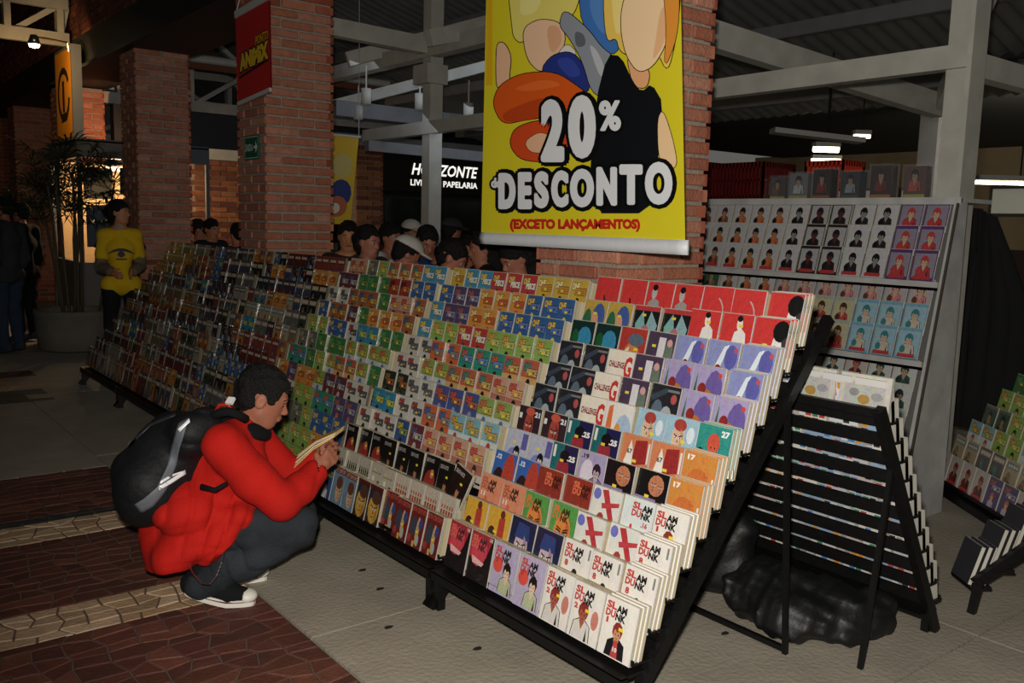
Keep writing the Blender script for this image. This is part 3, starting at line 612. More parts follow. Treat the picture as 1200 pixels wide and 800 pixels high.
# kiosk between two pillars
kt = thing('kiosk','grey framed kiosk with brightly lit inside behind the palm','kiosk',(2.8,12.6,0))
GREY = mat('grey_frame','4c4f52',.5,.3)
obj('fascia', MB().box((0,0,2.3),(1.7,.05,2.52)).box((0,.05,2.3),(.05,1.6,2.52)), GREY, kt)
obj('roof', MB().box((0,0,2.5),(1.7,1.6,2.54)), GREY, kt)
for x, y in ((.0,.0),(0,1.55),(1.65,0),(1.65,1.55)): obj('post', MB().box((x,y,0),(x+.05,y+.05,2.3)), GREY, kt)
obj('back_panel', MB().box((.1,1.5,0),(1.65,1.54,2.3)), mat('kiosk_wall','b89468',.7), kt)
obj('counter', MB().box((.02,.1,0),(.1,1.55,.95)).box((.05,.05,.0),(1.65,.12,.95)), mat('kiosk_counter','5a5854',.6), kt)
for i, (x, z, a, b, c) in enumerate([(.12,1.15,.45,.55,'2a3a44'),(.62,1.1,.2,.7,'8a3020'),(.9,1.2,.5,.5,'3c4a4e'),(.1,1.78,.35,.4,'c8b48c'),(.55,1.85,.6,.35,'2c2620')]):
    obj('poster', MB().box((x,.13,z),(x+a,.15,z+b)), mat('kiosk_poster_%d' % i,c,.5), kt)
obj('lamp', MB().tube([(.5,.6,2.2),(1.3,.6,2.2)],.03,8), mat('kiosk_lamp','ffffff',.5,emit='ffd8a0',es=5), kt)
light('kiosk_light','POINT',(3.5,13.3,2.05),70,(1,.72,.42),.08)
light('pillar_uplight','SPOT',(3.45,13.2,2.62),55,(1,.5,.25),.05,(3.4,14.5,3.2),math.radians(90))
# yellow box sign and its lamp
ys_ = thing('box_sign','yellow box sign with black ring emblem hanging by a pillar','sign',(2.8,13.1,3.1))
mb = MB().box((-.02,-.47,-.58),(.10,.47,.6)); obj('box', mb, mat('sign_metal','8a8c8e',.4,.6), ys_)
mb = MB(); a = Art(mb, lambda u, v, k: (-.021-.0006*k, .43-u*.86, -.54+v*1.1)); a.rect(0,0,1,1,'d98e1a')
for i in range(14):
    t0, t1 = i/14*5.6+.5, (i+1)/14*5.6+.5; a.poly([(.5+.3*math.cos(t0),.5+.24*math.sin(t0)),(.5+.3*math.cos(t1),.5+.24*math.sin(t1)),(.5+.4*math.cos(t1),.5+.32*math.sin(t1)),(.5+.4*math.cos(t0),.5+.32*math.sin(t0))],'16140f'); a.k -= .9
a.rect(.42,.3,.55,.66,'16140f'); a.poly([(.3,.18),(.7,.2),(.6,.3),(.35,.28)],'16140f')
obj('face', mb, PLAIN, ys_)
lp = thing('sign_lamp','small lit spotlight on a bent arm over the yellow box sign','lamp',(2.78,12.75,3.62))
e = Vector((1.95,12.0,3.62))-Vector((2.78,12.75,3.62)); e = P(40,50,(Vector((2.1,12.1,3.5))-CAMP).dot(F_))-Vector((2.78,12.75,3.62))
obj('arm', MB().tube([(0,0,0),(-.02,-.02,.1),e*.5+Vector((0,0,.09)),e+Vector((0,0,.07))],.012,8), mat('chrome','c0b8a8',.25,.9), lp)
obj('shade', MB().lathe([(.03,.09),(.04,.08),(.075,-.02),(.07,-.02),(.03,.07)],e,16), mat('chrome'), lp, True)
obj('bulb', MB().lathe([(0,.06),(.05,.03),(.062,-.01),(.05,-.05),(0,-.065)],e,16), mat('lit_bulb','ffffff',.4,emit='ffe0b8',es=14), lp, True)
light('sign_spot','SPOT',Vector(lp.location)+e+Vector((.04,.05,-.11)),40,(1,.62,.25),.04,(2.78,13.2,3.2),math.radians(110))

# red hanging sign
A_, B_, C_, D_ = H(276,22,0,2.9), H(315,0,0,2.9), H(317,105,0,2.9), H(279,122,0,2.9)
rs = thing('hanging_sign','red hanging sign with yellow lettering on the second pillar','sign',(A_+B_+C_+D_)/4)
o = Vector(rs.location)
def quadfn(a, b, c, d, n, org, step=.0007): return lambda u, v, k: (a*(1-u)*v+b*u*v+c*u*(1-v)+d*(1-u)*(1-v))-org+n*step*k
n = Vector((-1,0,0)); mb = MB(); A = Art(mb, quadfn(A_,B_,C_,D_,n,o)); A.rect(0,0,1,1,'b0201c')
mb.add([Vector(p)-o+Vector((.012,0,0)) for p in (A_,B_,C_,D_)], [(3,2,1,0)], '8a1a16')
A.text('PONTO',.6,.57,.97,.68,'d09a20',.03,0,outline='4a1408',ow=.012); A.text('ANiMiX',.1,.36,.97,.56,'d8b428',.08,0,outline='1c0c08',ow=.02); A.poly([(.08,.31),(.97,.36),(.97,.33),(.08,.28)],'1c0c08')
obj('cloth', mb, PLAIN, rs)
obj('rod', MB().bar(A_-o+Vector((0,0,.03)),B_-o+Vector((0,0,.03)),.02,.055), mat('pale_rod','b8b8b4',.5), rs); obj('rod', MB().bar(D_-o,C_-o,.02,.03), mat('pale_rod'), rs)
obj('cord', MB().tube([A_-o+Vector((0,0,.03)),(0,0,.75),B_-o+Vector((0,0,.03))],.005,6), mat('pale_rod'), rs)
gs = thing('exit_sign','small green exit sign with white arrow on the second pillar','sign',(2.995,7.35,2.165))
mb = MB().box((-.012,-.15,-.1),(.004,.16,.1),'14503a'); A = Art(mb, lambda u, v, k: (-.0125-.0004*k, .16-u*.31, -.1+v*.2))
for r4 in ((.04,.05,.96,.09),(.04,.91,.96,.95),(.04,.05,.07,.95),(.93,.05,.96,.95)): A.rect(*r4,'9ac0a8')
A.text('SAIDA',.1,.35,.62,.65,'c8d8cc',.02); A.rect(.68,.45,.84,.55,'d8e4dc'); A.poly([(.8,.25),(.92,.5),(.8,.75)],'d8e4dc')
obj('plate', mb, PLAIN, gs)
# small tilted yellow banner beyond the second pillar
yb = thing('hanging_banner','narrow yellow banner with blue and orange shapes behind the second pillar','banner',(4.66,9.0,2.0))
mb = MB(); fn = lambda u, v, k: (-.2+u*.42-.1*(1-v), .0-.0008*k, -.46+v*.96); A = Art(mb, fn); A.rect(0,0,1,1,'c8a41c'); A.ell(.6,.66,.3,.14,'b8a860'); A.ell(.62,.35,.32,.16,'20306a'); A.ell(.55,.2,.3,.12,'a85a38'); A.ell(.5,.18,.14,.06,'d0c0a8')
mb.add([Vector(fn(u,v,-8)) for u, v in ((0,0),(0,1),(1,1),(1,0))], [(0,1,2,3)], 'c8a41c'); obj('cloth', mb, PLAIN, yb); obj('rod', MB().bar((-.22,0,.5),(.24,0,.5),.02), mat('pale_rod'), yb)
for x in (-.2,.22): obj('cord', MB().bar((x,0,.5),(x,0,2.75),.006), mat('pale_rod'), yb)

# ------------------------------------------------------------------ the big discount banner
BX = 2.88; zt = 3.15
def bp(x, y): p = H(x, y, 0, BX); return p
bt = thing('discount_banner','large yellow banner with 20% de desconto lettering on the nearest pillar','banner',(BX,3.22,1.5)); o = Vector(bt.location)
yl, yr, zb = 3.94, 2.50, 1.525
def curve(y):   # the sheet bows slightly
    s = (y-yr)/(yl-yr); return 0.0
mb = MB(); vs = []; fs = []; cs = []
nx, nz = 24, 10
def sheet(y, z, k=0):
    yy = y+.02*(z-1.5)*(1 if y < 3.2 else -1)*((y-3.2)/.7)**2*0
    return Vector((BX+curve(y)-.0003*k, y, z))-o
for j in range(nz+1):
    for i in range(nx+1):
        zz = zb+(zt-zb)*j/nz; vs.append(sheet(yl+(yr+.09*(zz-1.5)-yl)*i/nx, zz))
for j in range(nz):
    for i in range(nx): a = j*(nx+1)+i; fs.append((a,a+1,a+nx+2,a+nx+1))
mb.add(vs, fs, 'd6c928')
pa = Art(mb, lambda x, y, k: sheet(*(lambda p: (min(max(p.y,yr),yl), p.z))(bp(x,y)), k))
def pp(pts, c): pa.poly(pts, c)
pa.k = 1
def strip(pts, col):   # cut wide shapes into vertical strips so that they follow the bow
    pa.poly(pts, col)
# plain colour shapes standing in for the drawn artwork, rounded off and inked
def smooth(pts, n=2):
    for _ in range(n):
        q = []
        for i in range(len(pts)):
            a_, b_ = pts[i], pts[(i+1) % len(pts)]; q += [(a_[0]*.78+b_[0]*.22, a_[1]*.78+b_[1]*.22), (a_[0]*.22+b_[0]*.78, a_[1]*.22+b_[1]*.78)]
        pts = q
    return pts
def shape(pts, col, ink=1.0, n=2):
    pts = smooth(pts, n)
    if ink:
        cx = sum(p[0] for p in pts)/len(pts); cy = sum(p[1] for p in pts)/len(pts)
        m = len(pts); out = []
        for i in range(m):
            dx, dy = pts[(i+1) % m][0]-pts[i-1][0], pts[(i+1) % m][1]-pts[i-1][1]; l_ = math.hypot(dx, dy) or 1
            nx_, ny_ = dy/l_, -dx/l_
            if nx_*(pts[i][0]-cx)+ny_*(pts[i][1]-cy) < 0 and i == 0: pass
            out.append((pts[i][0]+nx_*ink, pts[i][1]+ny_*ink))
        def area(q): return abs(sum(q[i-1][0]*q[i][1]-q[i][0]*q[i-1][1] for i in range(len(q))))
        if area(out) < area(pts): out = [(2*p[0]-o_[0], 2*p[1]-o_[1]) for p, o_ in zip(pts, out)]
        pa.poly(out, '15120f')
    pa.poly(pts, col)
pa.poly([(569,-90),(577,-90),(577,100),(569.5,100)],'d8ac1c')
shape([(688,-90),(735,-90),(734,30),(722,66),(704,56),(676,18)],'3f70b4'); shape([(694,-40),(726,-50),(722,30),(708,44),(690,14)],'5584c0',0)
shape([(600,26),(596,-10),(612,-60),(676,-70),(682,0),(660,34),(634,24),(612,52),(602,44)],'dfd16a'); shape([(606,20),(618,-30),(640,-50),(634,14)],'e9dd8c',0)
shape([(612,34),(632,22),(658,26),(664,48),(652,72),(634,86),(618,70)],'e8c09c'); shape([(640,30),(656,30),(660,50),(646,66)],'d9a57e',0)
shape([(650,70),(664,50),(676,60),(674,70),(656,78)],'dad6cc',.7)
shape([(583,50),(592,50),(600,66),(597,92),(600,100),(583,106),(582,80)],'e6b994')
shape([(633,84),(648,64),(672,60),(690,84),(692,110),(662,108)],'27357e'); shape([(650,70),(670,66),(684,88),(668,92)],'35469a',0)
shape([(662,10),(690,34),(706,56),(720,66),(722,100),(712,116),(694,108),(684,72),(668,44),(656,30)],'8b9098'); shape([(690,50),(702,60),(712,86),(704,92)],'b4b8be',0); shape([(674,36),(686,40),(688,54),(676,56)],'5e6268',0)
shape([(578,122),(586,100),(612,86),(652,84),(682,104),(690,112),(664,134),(618,140),(590,146)],'d4581c'); shape([(588,132),(640,112),(664,122),(640,137),(594,145)],'b9441a',0); shape([(600,104),(640,92),(664,100),(620,108)],'e06a2a',0)
shape([(604,150),(634,140),(668,150),(672,180),(650,190),(612,188),(598,170)],'cd4a20'); shape([(616,166),(634,154),(652,162),(640,180),(622,178)],'e4b58e',.6)
shape([(712,50),(708,-10),(726,-70),(796,-70),(800,-10),(793,50),(784,86),(772,60),(740,66),(728,60),(724,44)],'e8c45c'); shape([(722,40),(716,-30),(738,-40),(730,40)],'f0d884',0)
shape([(736,66),(748,66),(764,84),(760,104),(744,102)],'e2a878')
shape([(730,10),(744,-30),(776,-34),(790,0),(784,50),(768,78),(750,86),(736,66),(730,40)],'f0cfa2'); shape([(776,10),(786,6),(782,50),(766,74),(770,50)],'e6b284',0)
shape([(776,-40),(788,-50),(799,-10),(796,44),(780,84),(784,30)],'dc9138',.8)
shape([(714,64),(730,66),(744,96),(754,108),(766,98),(780,122),(773,190),(768,250),(690,250),(700,120)],'101216',0,1)
shape([(773,140),(779,128),(790,160),(797,196),(780,200),(774,180)],'eac698',.8)
pa.k += 2
LT = [('2',640,188,663,119,7),('0',672,184,700,114,7)]+[(c,x0+1.5,y0-1.5,x1-1.5,y1+1.5,6.5) for c,x0,y0,x1,y1 in (('D',588,245,608,203),('E',611,245,627,202),('S',630,244,647,201),('C',650,243,670,200),('O',672,243,700,198),('N',703,241,727,196),('T',730,240,757,193),('O',760,240,792,190))]
for c, x0, y0, x1, y1, q in LT: pa.text(c,x0,y0,x1,y1,'0c0c0e',.02,0,outline='0c0c0e',ow=q,oh=q,res=5)
pa.text('%', 707,153,731,119,'0c0c0e',.02,0,outline='0c0c0e',ow=4.5,oh=4.5,res=4)
pa.text('de', 580,220,591,209,'0c0c0e',.02,0,outline='0c0c0e',ow=3.2,oh=3.2)
pa.k += 1
for c, x0, y0, x1, y1, q in LT: pa.text(c,x0,y0,x1,y1,'d9dcdf',.03,0,res=5,fat=2.3 if q == 7 else 1.7); pa.k -= 1.5
pa.k += 2
pa.text('%', 707,153,731,119,'d9dcdf',.02,0,res=4,fat=1.0)
pa.text('de', 580,220,591,209,'d9dcdf',.02,0,fat=.6)
pa.text('(EXCETO LANÇAMENTOS)', 602,271,754,257,'c0281c',.03,res=3,fat=.5)
obj('sheet', mb, VINYL, bt)
mb = MB(); vs = []; 
for i in range(nx+1):
    y = yl+.015+(yr-yl-.03)*i/nx
    for dx, z in ((-.006,zb+.012),(-.012,zb-.02),(-.006,zb-.05),(.008,zb-.05),(.012,zb-.02),(.006,zb+.012)): vs.append(Vector((BX+curve(min(max(y,yr),yl))+dx,y,z))-o)
fs = []
for i in range(nx):
    for k in range(6): a = i*6+k; b = i*6+(k+1) % 6; fs.append((a,b,b+6,a+6))
fs += [(5,4,3,2,1,0),tuple(nx*6+k for k in range(6))]
mb.add(vs, fs); obj('hem', mb, mat('white_hem','c9ccd0',.5,bump=.2,bscale=20), bt, True)
obj('rod', MB().tube([sheet(yl+.05,zt)+Vector((.01,0,0)),sheet(yr+.10,zt)+Vector((.01,0,0))],.018,8), mat('pale_rod'), bt)
for y in (yl-.1, yr+.25): obj('cord', MB().tube([sheet(y,zt),(0.15,y-3.22,2.6)],.004,6), mat('pale_rod'), bt)

# ------------------------------------------------------------------ display racks
def rack(label, loc, rotz, w, rows, rise, run, top, z_first, dz, group, back_foot=.88, slat=.05, foot=.034, cat='rack', base=True):
    """local x along the rack, local y towards its back; side bars climb rise over run"""
    t = thing('display_rack', label, cat, loc, rotz, group); sl = run/rise
    for x in (0, w):
        obj('side_bar', MB().bar((x,0,0),(x,top*sl,top),.032,.042), BLACKMETAL, t)
        obj('leg', MB().bar((x+(.02 if x == 0 else -.02),.03,.13),(x+(.02 if x == 0 else -.02),.03,0),foot,foot), BLACKMETAL, t)
        zt_ = top*.78; obj('leg', MB().bar((x,zt_*sl,zt_),(x,back_foot,0),.018,.018), BLACKMETAL, t)
    obj('front_rail', MB().box((-.0,.0,z_first-.075),(w,.03,z_first-.035)).box((0,.0,z_first-.04),(w,.13,z_first-.03)), BLACKMETAL, t)
    if base: obj('base_bar', MB().bar((0,back_foot,.018),(w,back_foot,.018),.02,.02), BLACKMETAL, t)
    for i in range(rows):
        z = z_first+i*dz; y = z*sl
        obj('slat', MB().box((0,y-.008,z),(w,y+.006,z+slat)).box((0,y-.105,z-.008),(w,y,z)).box((0,y-.108,z-.008),(w,y-.103,z+.012)), BLACKMETAL, t)
    return t
SLP = .797
RY = [1.85, 2.97, 4.12, 5.31, 6.5, 7.72, 8.95]
NMR = ['nearest','second','third','fourth','fifth','farthest']
X0 = 1.945
for i in range(6):
    lab = ['nearest black stepped rack, open end beside the black bags','black stepped rack right of the crouching boy','black stepped rack just behind the crouching boy','fourth black stepped rack of dark volumes from the near end','fifth black stepped rack, next to last towards the planter','last black stepped rack of the row, nearest to the planter'][i]
    rack(lab, (X0, RY[i+1]-.012, 0), -math.pi/2, RY[i+1]-RY[i]-.024, 12, 1.234, 1.234*SLP, 1.27, .20, .0885, 'stepped racks along the aisle')
TILT = math.radians(13)
L1 = ['BR BR P3 P3 W2 W2 W1','YB YB NB NB W8 W8 W8','O11 O11 GO GO WR WR W8','B12 B12 BRN BRN WR W16 W1','PW PW N25 V19 K18 K18 O17',
      'D21 D21 N25 N25 OR OR O17','DK DK CG CG2 SK SK T27','DK DK CG GR DK GP GP','DK DK CG GR GP GP LV','GB GB RM GR LV LV LV','YB2 YB2 KT KT SW SW SB','SP SP SM SM SL SL SB']
L2 = ['A16 GF GF YF YF MR MR MR MR','CR CR CR CN CN CR2 CR2 CR2 CR2','DR DR DR DN DN DN DR DN DN','A9 A9 A9 A16 A17 A18 A18 A18 A18','A20 A20 A9 A9 A8 A8 A15 A15 A15','A14 A14 A10 A10 A13 A13 A13 A11 A11',
      'A9 A9 A11 A11 A12 A12 A12 A18 A18','A10 A10 A8 A8 A7 A7 A7 A12 A12','A2 A6 A6 A3 A3 A6 A6 A6 A6','A2 A24 A24 A4 A4 A5 A5 A5 A5','A5 A24 A24 A4 A4 A4 A5 A5 A5','A1 A2 A2 A3 A3 A3 A1 A1 A1']
rr = random.Random(11)
def mix(lst, n, k): 
    out = []
    while len(out) < n: x = rr.choice(lst); out += [x]*rr.choice(k)
    return out[:n]
L3 = []
for i in range(12):
    L3.append(' '.join(mix(['A19','A21','A22','A23','A20','A9','A11','A4','A7','A6','A24','A17','A5','A12'] if i > 0 else ['A19','A6','A23','A15'], 9, (1,2,2,3))))
L3[11] = 'A18 A18 A23 A6 A12 A12 A12 A2 A2'; L3[10] = 'A17 A17 A19 A19 A19 A21 A21 A5 A5'; L3[9] = 'A10 A10 A22 A22 A22 A19 A18 A18 A22'
OR = ['bottom','second','third','fourth','fifth','sixth','seventh','eighth','ninth','tenth','eleventh','top']
NTH = ['leftmost','second from left','third from left','fourth from left','fifth from left','sixth from left','seventh from left','eighth from left','rightmost']
stk = MB(); CE = []
PG = ['b5a98c','a89a7c','c2b79c']
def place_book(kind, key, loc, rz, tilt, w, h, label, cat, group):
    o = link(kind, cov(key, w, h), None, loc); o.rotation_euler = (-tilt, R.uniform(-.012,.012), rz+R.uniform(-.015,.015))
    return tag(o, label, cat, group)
def copies(mb, loc, rz, tilt, w, h, n, t=.017):
    """further copies standing behind the front one"""
    M = Matrix.Translation(loc) @ Matrix.Rotation(rz,4,'Z') @ Matrix.Rotation(-tilt,4,'X'); mb.M = M
    for i in range(1, n+1):
        y = i*t+.001; mb.box((-w/2,y,-.0),(w/2,y+t*.82,h-R.uniform(.0,.006)), R.choice(PG))
    mb.M = Matrix.Identity(4)
def row_front(i): return 2.034+.0705*i, .365+.0885*i   # X, z of the front books' top edge
for k in range(3):
    lay = [L1, L2, L3][k]; y0, y1 = RY[k]+.02, RY[k+1]-.03
    for i, row in enumerate(lay):
        if k == 2 and i < 5: continue
        ks = row.split(); n = len(ks); pit = (y1-y0)/n; h = .19 if k == 0 else .178; w = pit-.006
        if k == 0: w = min(w, .146)
        xt, zt_ = row_front(i)
        for j, key in enumerate(ks):
            y = y1-(j+.5)*pit; hh = h*(1 if key[0] != 'C' or k != 1 else .88)
            xb = xt-.19*math.sin(TILT)+R.uniform(-.006,.006); zb_ = .19+.0885*i
            if k == 0 and key in ('SW','SB','SP','SM','SL') : hh = .2
            look = DESIGN[key][1]; pos = NTH[j] if j < n-1 else 'rightmost'
            lab = '%s, %s in %s row, %s rack' % (look, pos, OR[i], NMR[k])
            ti = TILT+R.uniform(-.03,.03)
            if k == 1 and i == 2 and j == 8: lab = 'black volume tilted out of line, rightmost in third row of second rack'
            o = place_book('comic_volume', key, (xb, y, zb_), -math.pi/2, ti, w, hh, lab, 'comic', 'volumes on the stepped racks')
            if k == 1 and i == 2 and j == 8: o.rotation_euler[1] = .3; o.location.z += .02; o.location.x -= .03; continue
            if k == 0 and j == n-1:
                for q in range(1, 3):
                    CE.append((key, Vector((xb+.0175*q, y-.003*q, zb_+.001)), o.rotation_euler.copy(), w, hh)); continue
                    o2 = place_book('comic_volume', key, (xb+.019*q, y-.004*q, zb_+.001), -math.pi/2, ti, w, hh, ('%s copy behind the front one, rightmost stack in %s row of nearest rack' % (['next','third','rearmost'][q-1], OR[i])), 'comic', 'volumes on the stepped racks')
                    o2.rotation_euler = o.rotation_euler
            else: copies(stk, (xb, y, zb_), -math.pi/2, ti, w, hh, R.choice((2,3,3)))
def bake(mb, me, M):
    off = len(mb.v); ca = me.color_attributes['Col'].data; mb.v += [tuple(M @ v.co) for v in me.vertices]
    for p in me.polygons: mb.f.append(tuple(a+off for a in p.vertices)); c = ca[p.loop_start].color; mb.c.append((c[0],c[1],c[2]))
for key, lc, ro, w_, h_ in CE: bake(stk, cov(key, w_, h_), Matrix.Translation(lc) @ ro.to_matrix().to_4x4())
o = obj('stacked_copies', stk, PLAIN); tag(o, 'further copies standing behind the front volumes of the three nearest racks', 'comics', 'volumes behind', 'stuff')
# the three far racks: one object
far = MB()
for k in range(2, 6):
    y0, y1 = RY[k]+.02, RY[k+1]-.03
    for i in range(12 if k > 2 else 5):
        n = 10 if k > 2 else 9; pit = (y1-y0)/n; xt, zt_ = row_front(i); key = None
        lk = L3[i].split()
        for j in range(n):
            if key is None or R.random() < .55: key = 'M%d' % R.randrange(16) if R.random() < .8 else R.choice(['A21','A22','A4','A20','A5','DK'])
            if k == 2: key = lk[j]
            me = cov(key, pit-.002, .175, False)
            M = Matrix.Translation((xt-.19*math.sin(TILT), y1-(j+.5)*pit, .19+.0885*i)) @ Matrix.Rotation(-math.pi/2,4,'Z') @ Matrix.Rotation(-TILT+R.uniform(-.04,.04),4,'X')
            far.M = M; 
            vv = [tuple(v.co) for v in me.vertices]; ca = me.color_attributes['Col'].data
            off = len(far.v); far.v += [tuple(M @ Vector(v)) for v in vv]
            for p in me.polygons: far.f.append(tuple(a+off for a in p.vertices)); c = ca[p.loop_start].color; far.c.append((c[0],c[1],c[2]))
            copies(far, (xt-.19*math.sin(TILT), y1-(j+.5)*pit, .19+.0885*i), -math.pi/2, TILT, pit-.003, .166, 1)
far.M = Matrix.Identity(4)
o = obj('comic_volumes', far, PRINT); tag(o, 'small dark volumes filling the three farthest racks and the foot of the third', 'comics', 'volumes on the far racks', 'stuff')

# mirrored rack behind, facing the other way
RB = rack('black rack facing away behind the nearest one, seen from its slatted back', (3.50, 1.63, 0), math.pi/2, 1.22, 11, .955, .55, .97, .13, .078, 'racks facing away', back_foot=.545, slat=.038, foot=.03, base=False)
obj('top_bar', MB().bar((0,.55,.955),(1.22,.55,.955),.03,.03), BLACKMETAL, RB)
bk = MB()
for i in range(11):
    z = .13+i*.078; y = z*.55/.955
    for j in range(9):
        bk.M = Matrix.Translation((3.50, 1.63, 0)) @ Matrix.Rotation(math.pi/2,4,'Z') @ Matrix.Translation((.07+j*.134, y-.1, z)) @ Matrix.Rotation(-.2,4,'X')
        c = R.choice(['c8c8c4','b0b4b8','9aa8b4','d0ccc0','8aa0b8','b4a8a4','c8c8c8'])
        bk.box((-.06,0,0),(.06,.05,.165),'c4c0b4'); bk.box((-.06,.0505,0),(.06,.052,.165),c); [bk.box((-.055+.03*q,.0525,.02+.03*v),(-.03+.03*q,.053,.045+.03*v),R.choice(['a83a34','4a7ab0','c8862a','3a7a5a','8a8a8a','c8c8c4','26262a'])) for q in range(4) for v in range(4) if R.random() < .5]
bk.M = Matrix.Identity(4)
tag(obj('comic_volumes', bk, PLAIN), 'white backed volumes glimpsed between the slats of the rack facing away', 'comics', 'volumes on the rack facing away', 'stuff')
for j in range(5):
    y = 1.72+j*.22; mb = MB(); mb.box((-.1,-.006,0),(.1,.006,.15),'c6c4bc'); a = Art(mb, lambda u, v, k: (-.1+u*.2, -.0062-.0002*k, v*.15)); a.rect(.1,.2,.9,.8,'b8b8b0'); a.ell(.5,.4,.12,.12,'a8843a'); a.ell(.3,.55,.1,.1,'8a8a8a'); a.ell(.75,.5,.12,.1,'9a9a9a')
    tag(obj('magazine', mb, PRINT, None, False, (2.99,y,.925), (-.12,0,-math.pi/2)), 'white magazine with faint drawings, %s on top of the slatted rack' % ['nearest','second','third','fourth','farthest'][j], 'magazine', 'magazines on top of the slatted rack')

# white magazine shelves
WS = thing('magazine_shelves','tall white leaning magazine shelves between the pillar and the white post','shelf',(5.0,3.45,0))
WM = mat('white_shelf_paint','b0b0ae',.5,noise=(9,.75))
def shx(z): return 5.0-(1.767-z)*.235     # the face leans: lower tiers come forward
tiers = [(1.767,1.318),(1.305,.885),(.87,.44)]
ya, yb_ = 2.42, 4.60
for i, (zt_, zb_) in enumerate(tiers):
    f = Vector((0,0,0))
    b0, b1 = shx(zb_)+.09, shx(zt_)+.09
    obj('back_panel', MB().add([(b0-5,ya-3.45,zb_),(b0-5,yb_-3.45,zb_),(b1-5,yb_-3.45,zt_),(b1-5,ya-3.45,zt_),(b0-4.98,ya-3.45,zb_),(b0-4.98,yb_-3.45,zb_),(b1-4.98,yb_-3.45,zt_),(b1-4.98,ya-3.45,zt_)],[(0,1,2,3),(7,6,5,4),(0,3,7,4),(1,5,6,2),(3,2,6,7),(0,4,5,1)]), mat('shelf_back','5c5c5a',.7), WS)
    obj('shelf_lip', MB().box((shx(zb_)-5.02,ya-3.45,zb_-.035),(shx(zb_)-5.005,yb_-3.45,zb_+.012)).box((shx(zb_)-5.02,ya-3.45,zb_-.035),(shx(zb_)-4.85,yb_-3.45,zb_-.02)), WM, WS)
obj('top_board', MB().box((-.02,ya-3.45-.04,1.767),(.34,yb_-3.45,1.79)).box((-.03,ya-3.45-.04,1.755),(-.01,yb_-3.45,1.795)), WM, WS)
obj('end_panel', MB().add([(-.04,-1.06,1.767),(.07,-1.06,1.767),(.09,-1.06,0),(-.42,-1.06,0),(-.04,-1.04,1.767),(.07,-1.04,1.767),(.09,-1.04,0),(-.42,-1.04,0)],[(0,1,2,3),(7,6,5,4),(0,4,5,1),(1,5,6,2),(2,6,7,3),(3,7,4,0)]), WM, WS)
obj('edge_strip', MB().bar((-.06,-1.07,1.76),(-.36,-1.07,.27),.012,.012), mat('rusty_edge','3c342c',.8), WS)
seqs = [['G2','G2','G4','G3','G1','G1','G1','G2','G2','G2','G4','G4','G5','G5'],['G1','G9','G9','G9','G1','G2','G2','G6','G6','G8','G8','G7','G7','G7'],['G9','G10','G8','G9','G9','G6','G9','G10','G10','G10','G11','G10','G11','G11']]
seqs[0] = ['G1','G1','G1','G1','G2','G2','G2','G4','G3','G3','G4','G4','G5','G5']
for ti_ in range(3):
    zt_, zb_ = tiers[ti_]; sq = seqs[ti_]; n = 14
    for r in range(3):
        for j in range(n):
            y = yb_-.06-(j+.5)*(yb_-ya-.1)/n
            z = zb_+.012+r*.135; x = shx(z)+.01+r*.012-.0; key = sq[j] if not (ti_ == 1 and r == 2 and j > 8) else 'G6'
            if ti_ == 0 and j < 4 and r == 1: key = 'G2' if j > 1 else 'G1'
            look = DESIGN[key][1].replace('cover','magazine')
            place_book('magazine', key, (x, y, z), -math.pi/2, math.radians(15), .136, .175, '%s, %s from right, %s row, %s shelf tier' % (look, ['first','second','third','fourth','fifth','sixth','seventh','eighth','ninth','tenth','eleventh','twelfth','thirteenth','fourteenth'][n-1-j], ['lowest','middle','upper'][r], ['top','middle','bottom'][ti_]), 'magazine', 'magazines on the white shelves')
# on the top board: crate, packs, second crate
def crate(label, loc, sx, sy, sz, col, rz=0):
    t = thing('plastic_crate', label, 'crate', loc, rz); m = mat('crate_'+col, col, .4)
    obj('base', MB().box((-sx/2,-sy/2,0),(sx/2,sy/2,.012)), m, t)
    for s in (-1,1):
        for ax in (0,1):
            mb = MB(); L = (sy if ax == 0 else sx)
            def q(a, b, z0, z1):
                d = (sx if ax == 0 else sy)/2*s
                if ax == 0: mb.box((d-.006,a,z0),(d+.006,b,z1))
                else: mb.box((a,d-.006,z0),(b,d+.006,z1))
            q(-L/2,L/2,sz-.035,sz); q(-L/2,L/2,0,.03); q(-L/2,L/2,sz*.5,sz*.5+.012)
            k = int(L/.03)
            for i in range(k+1): q(-L/2+i*L/k-.006,-L/2+i*L/k+.006,0,sz)
            obj('slotted_side', mb, m, t)
    return t
crate('dark red slotted plastic crate on top of the white shelves', (5.19,4.02,1.79), .34,.60,.25,'4c100e')
crate('orange red plastic crate behind the wrapped packs', (5.5,3.5,1.79), .25,.28,.27,'a83018')
fm = obj('prop_stool', MB(), DARK) if False else None
WRAP = mat('clear_film','e8e8ec',.15,0,alpha=.05,bump=1,bscale=22,coat=1)
pc = ['3a3a38','5c5e60','26201e','30343a','241a1a','4a3434','3a3040']
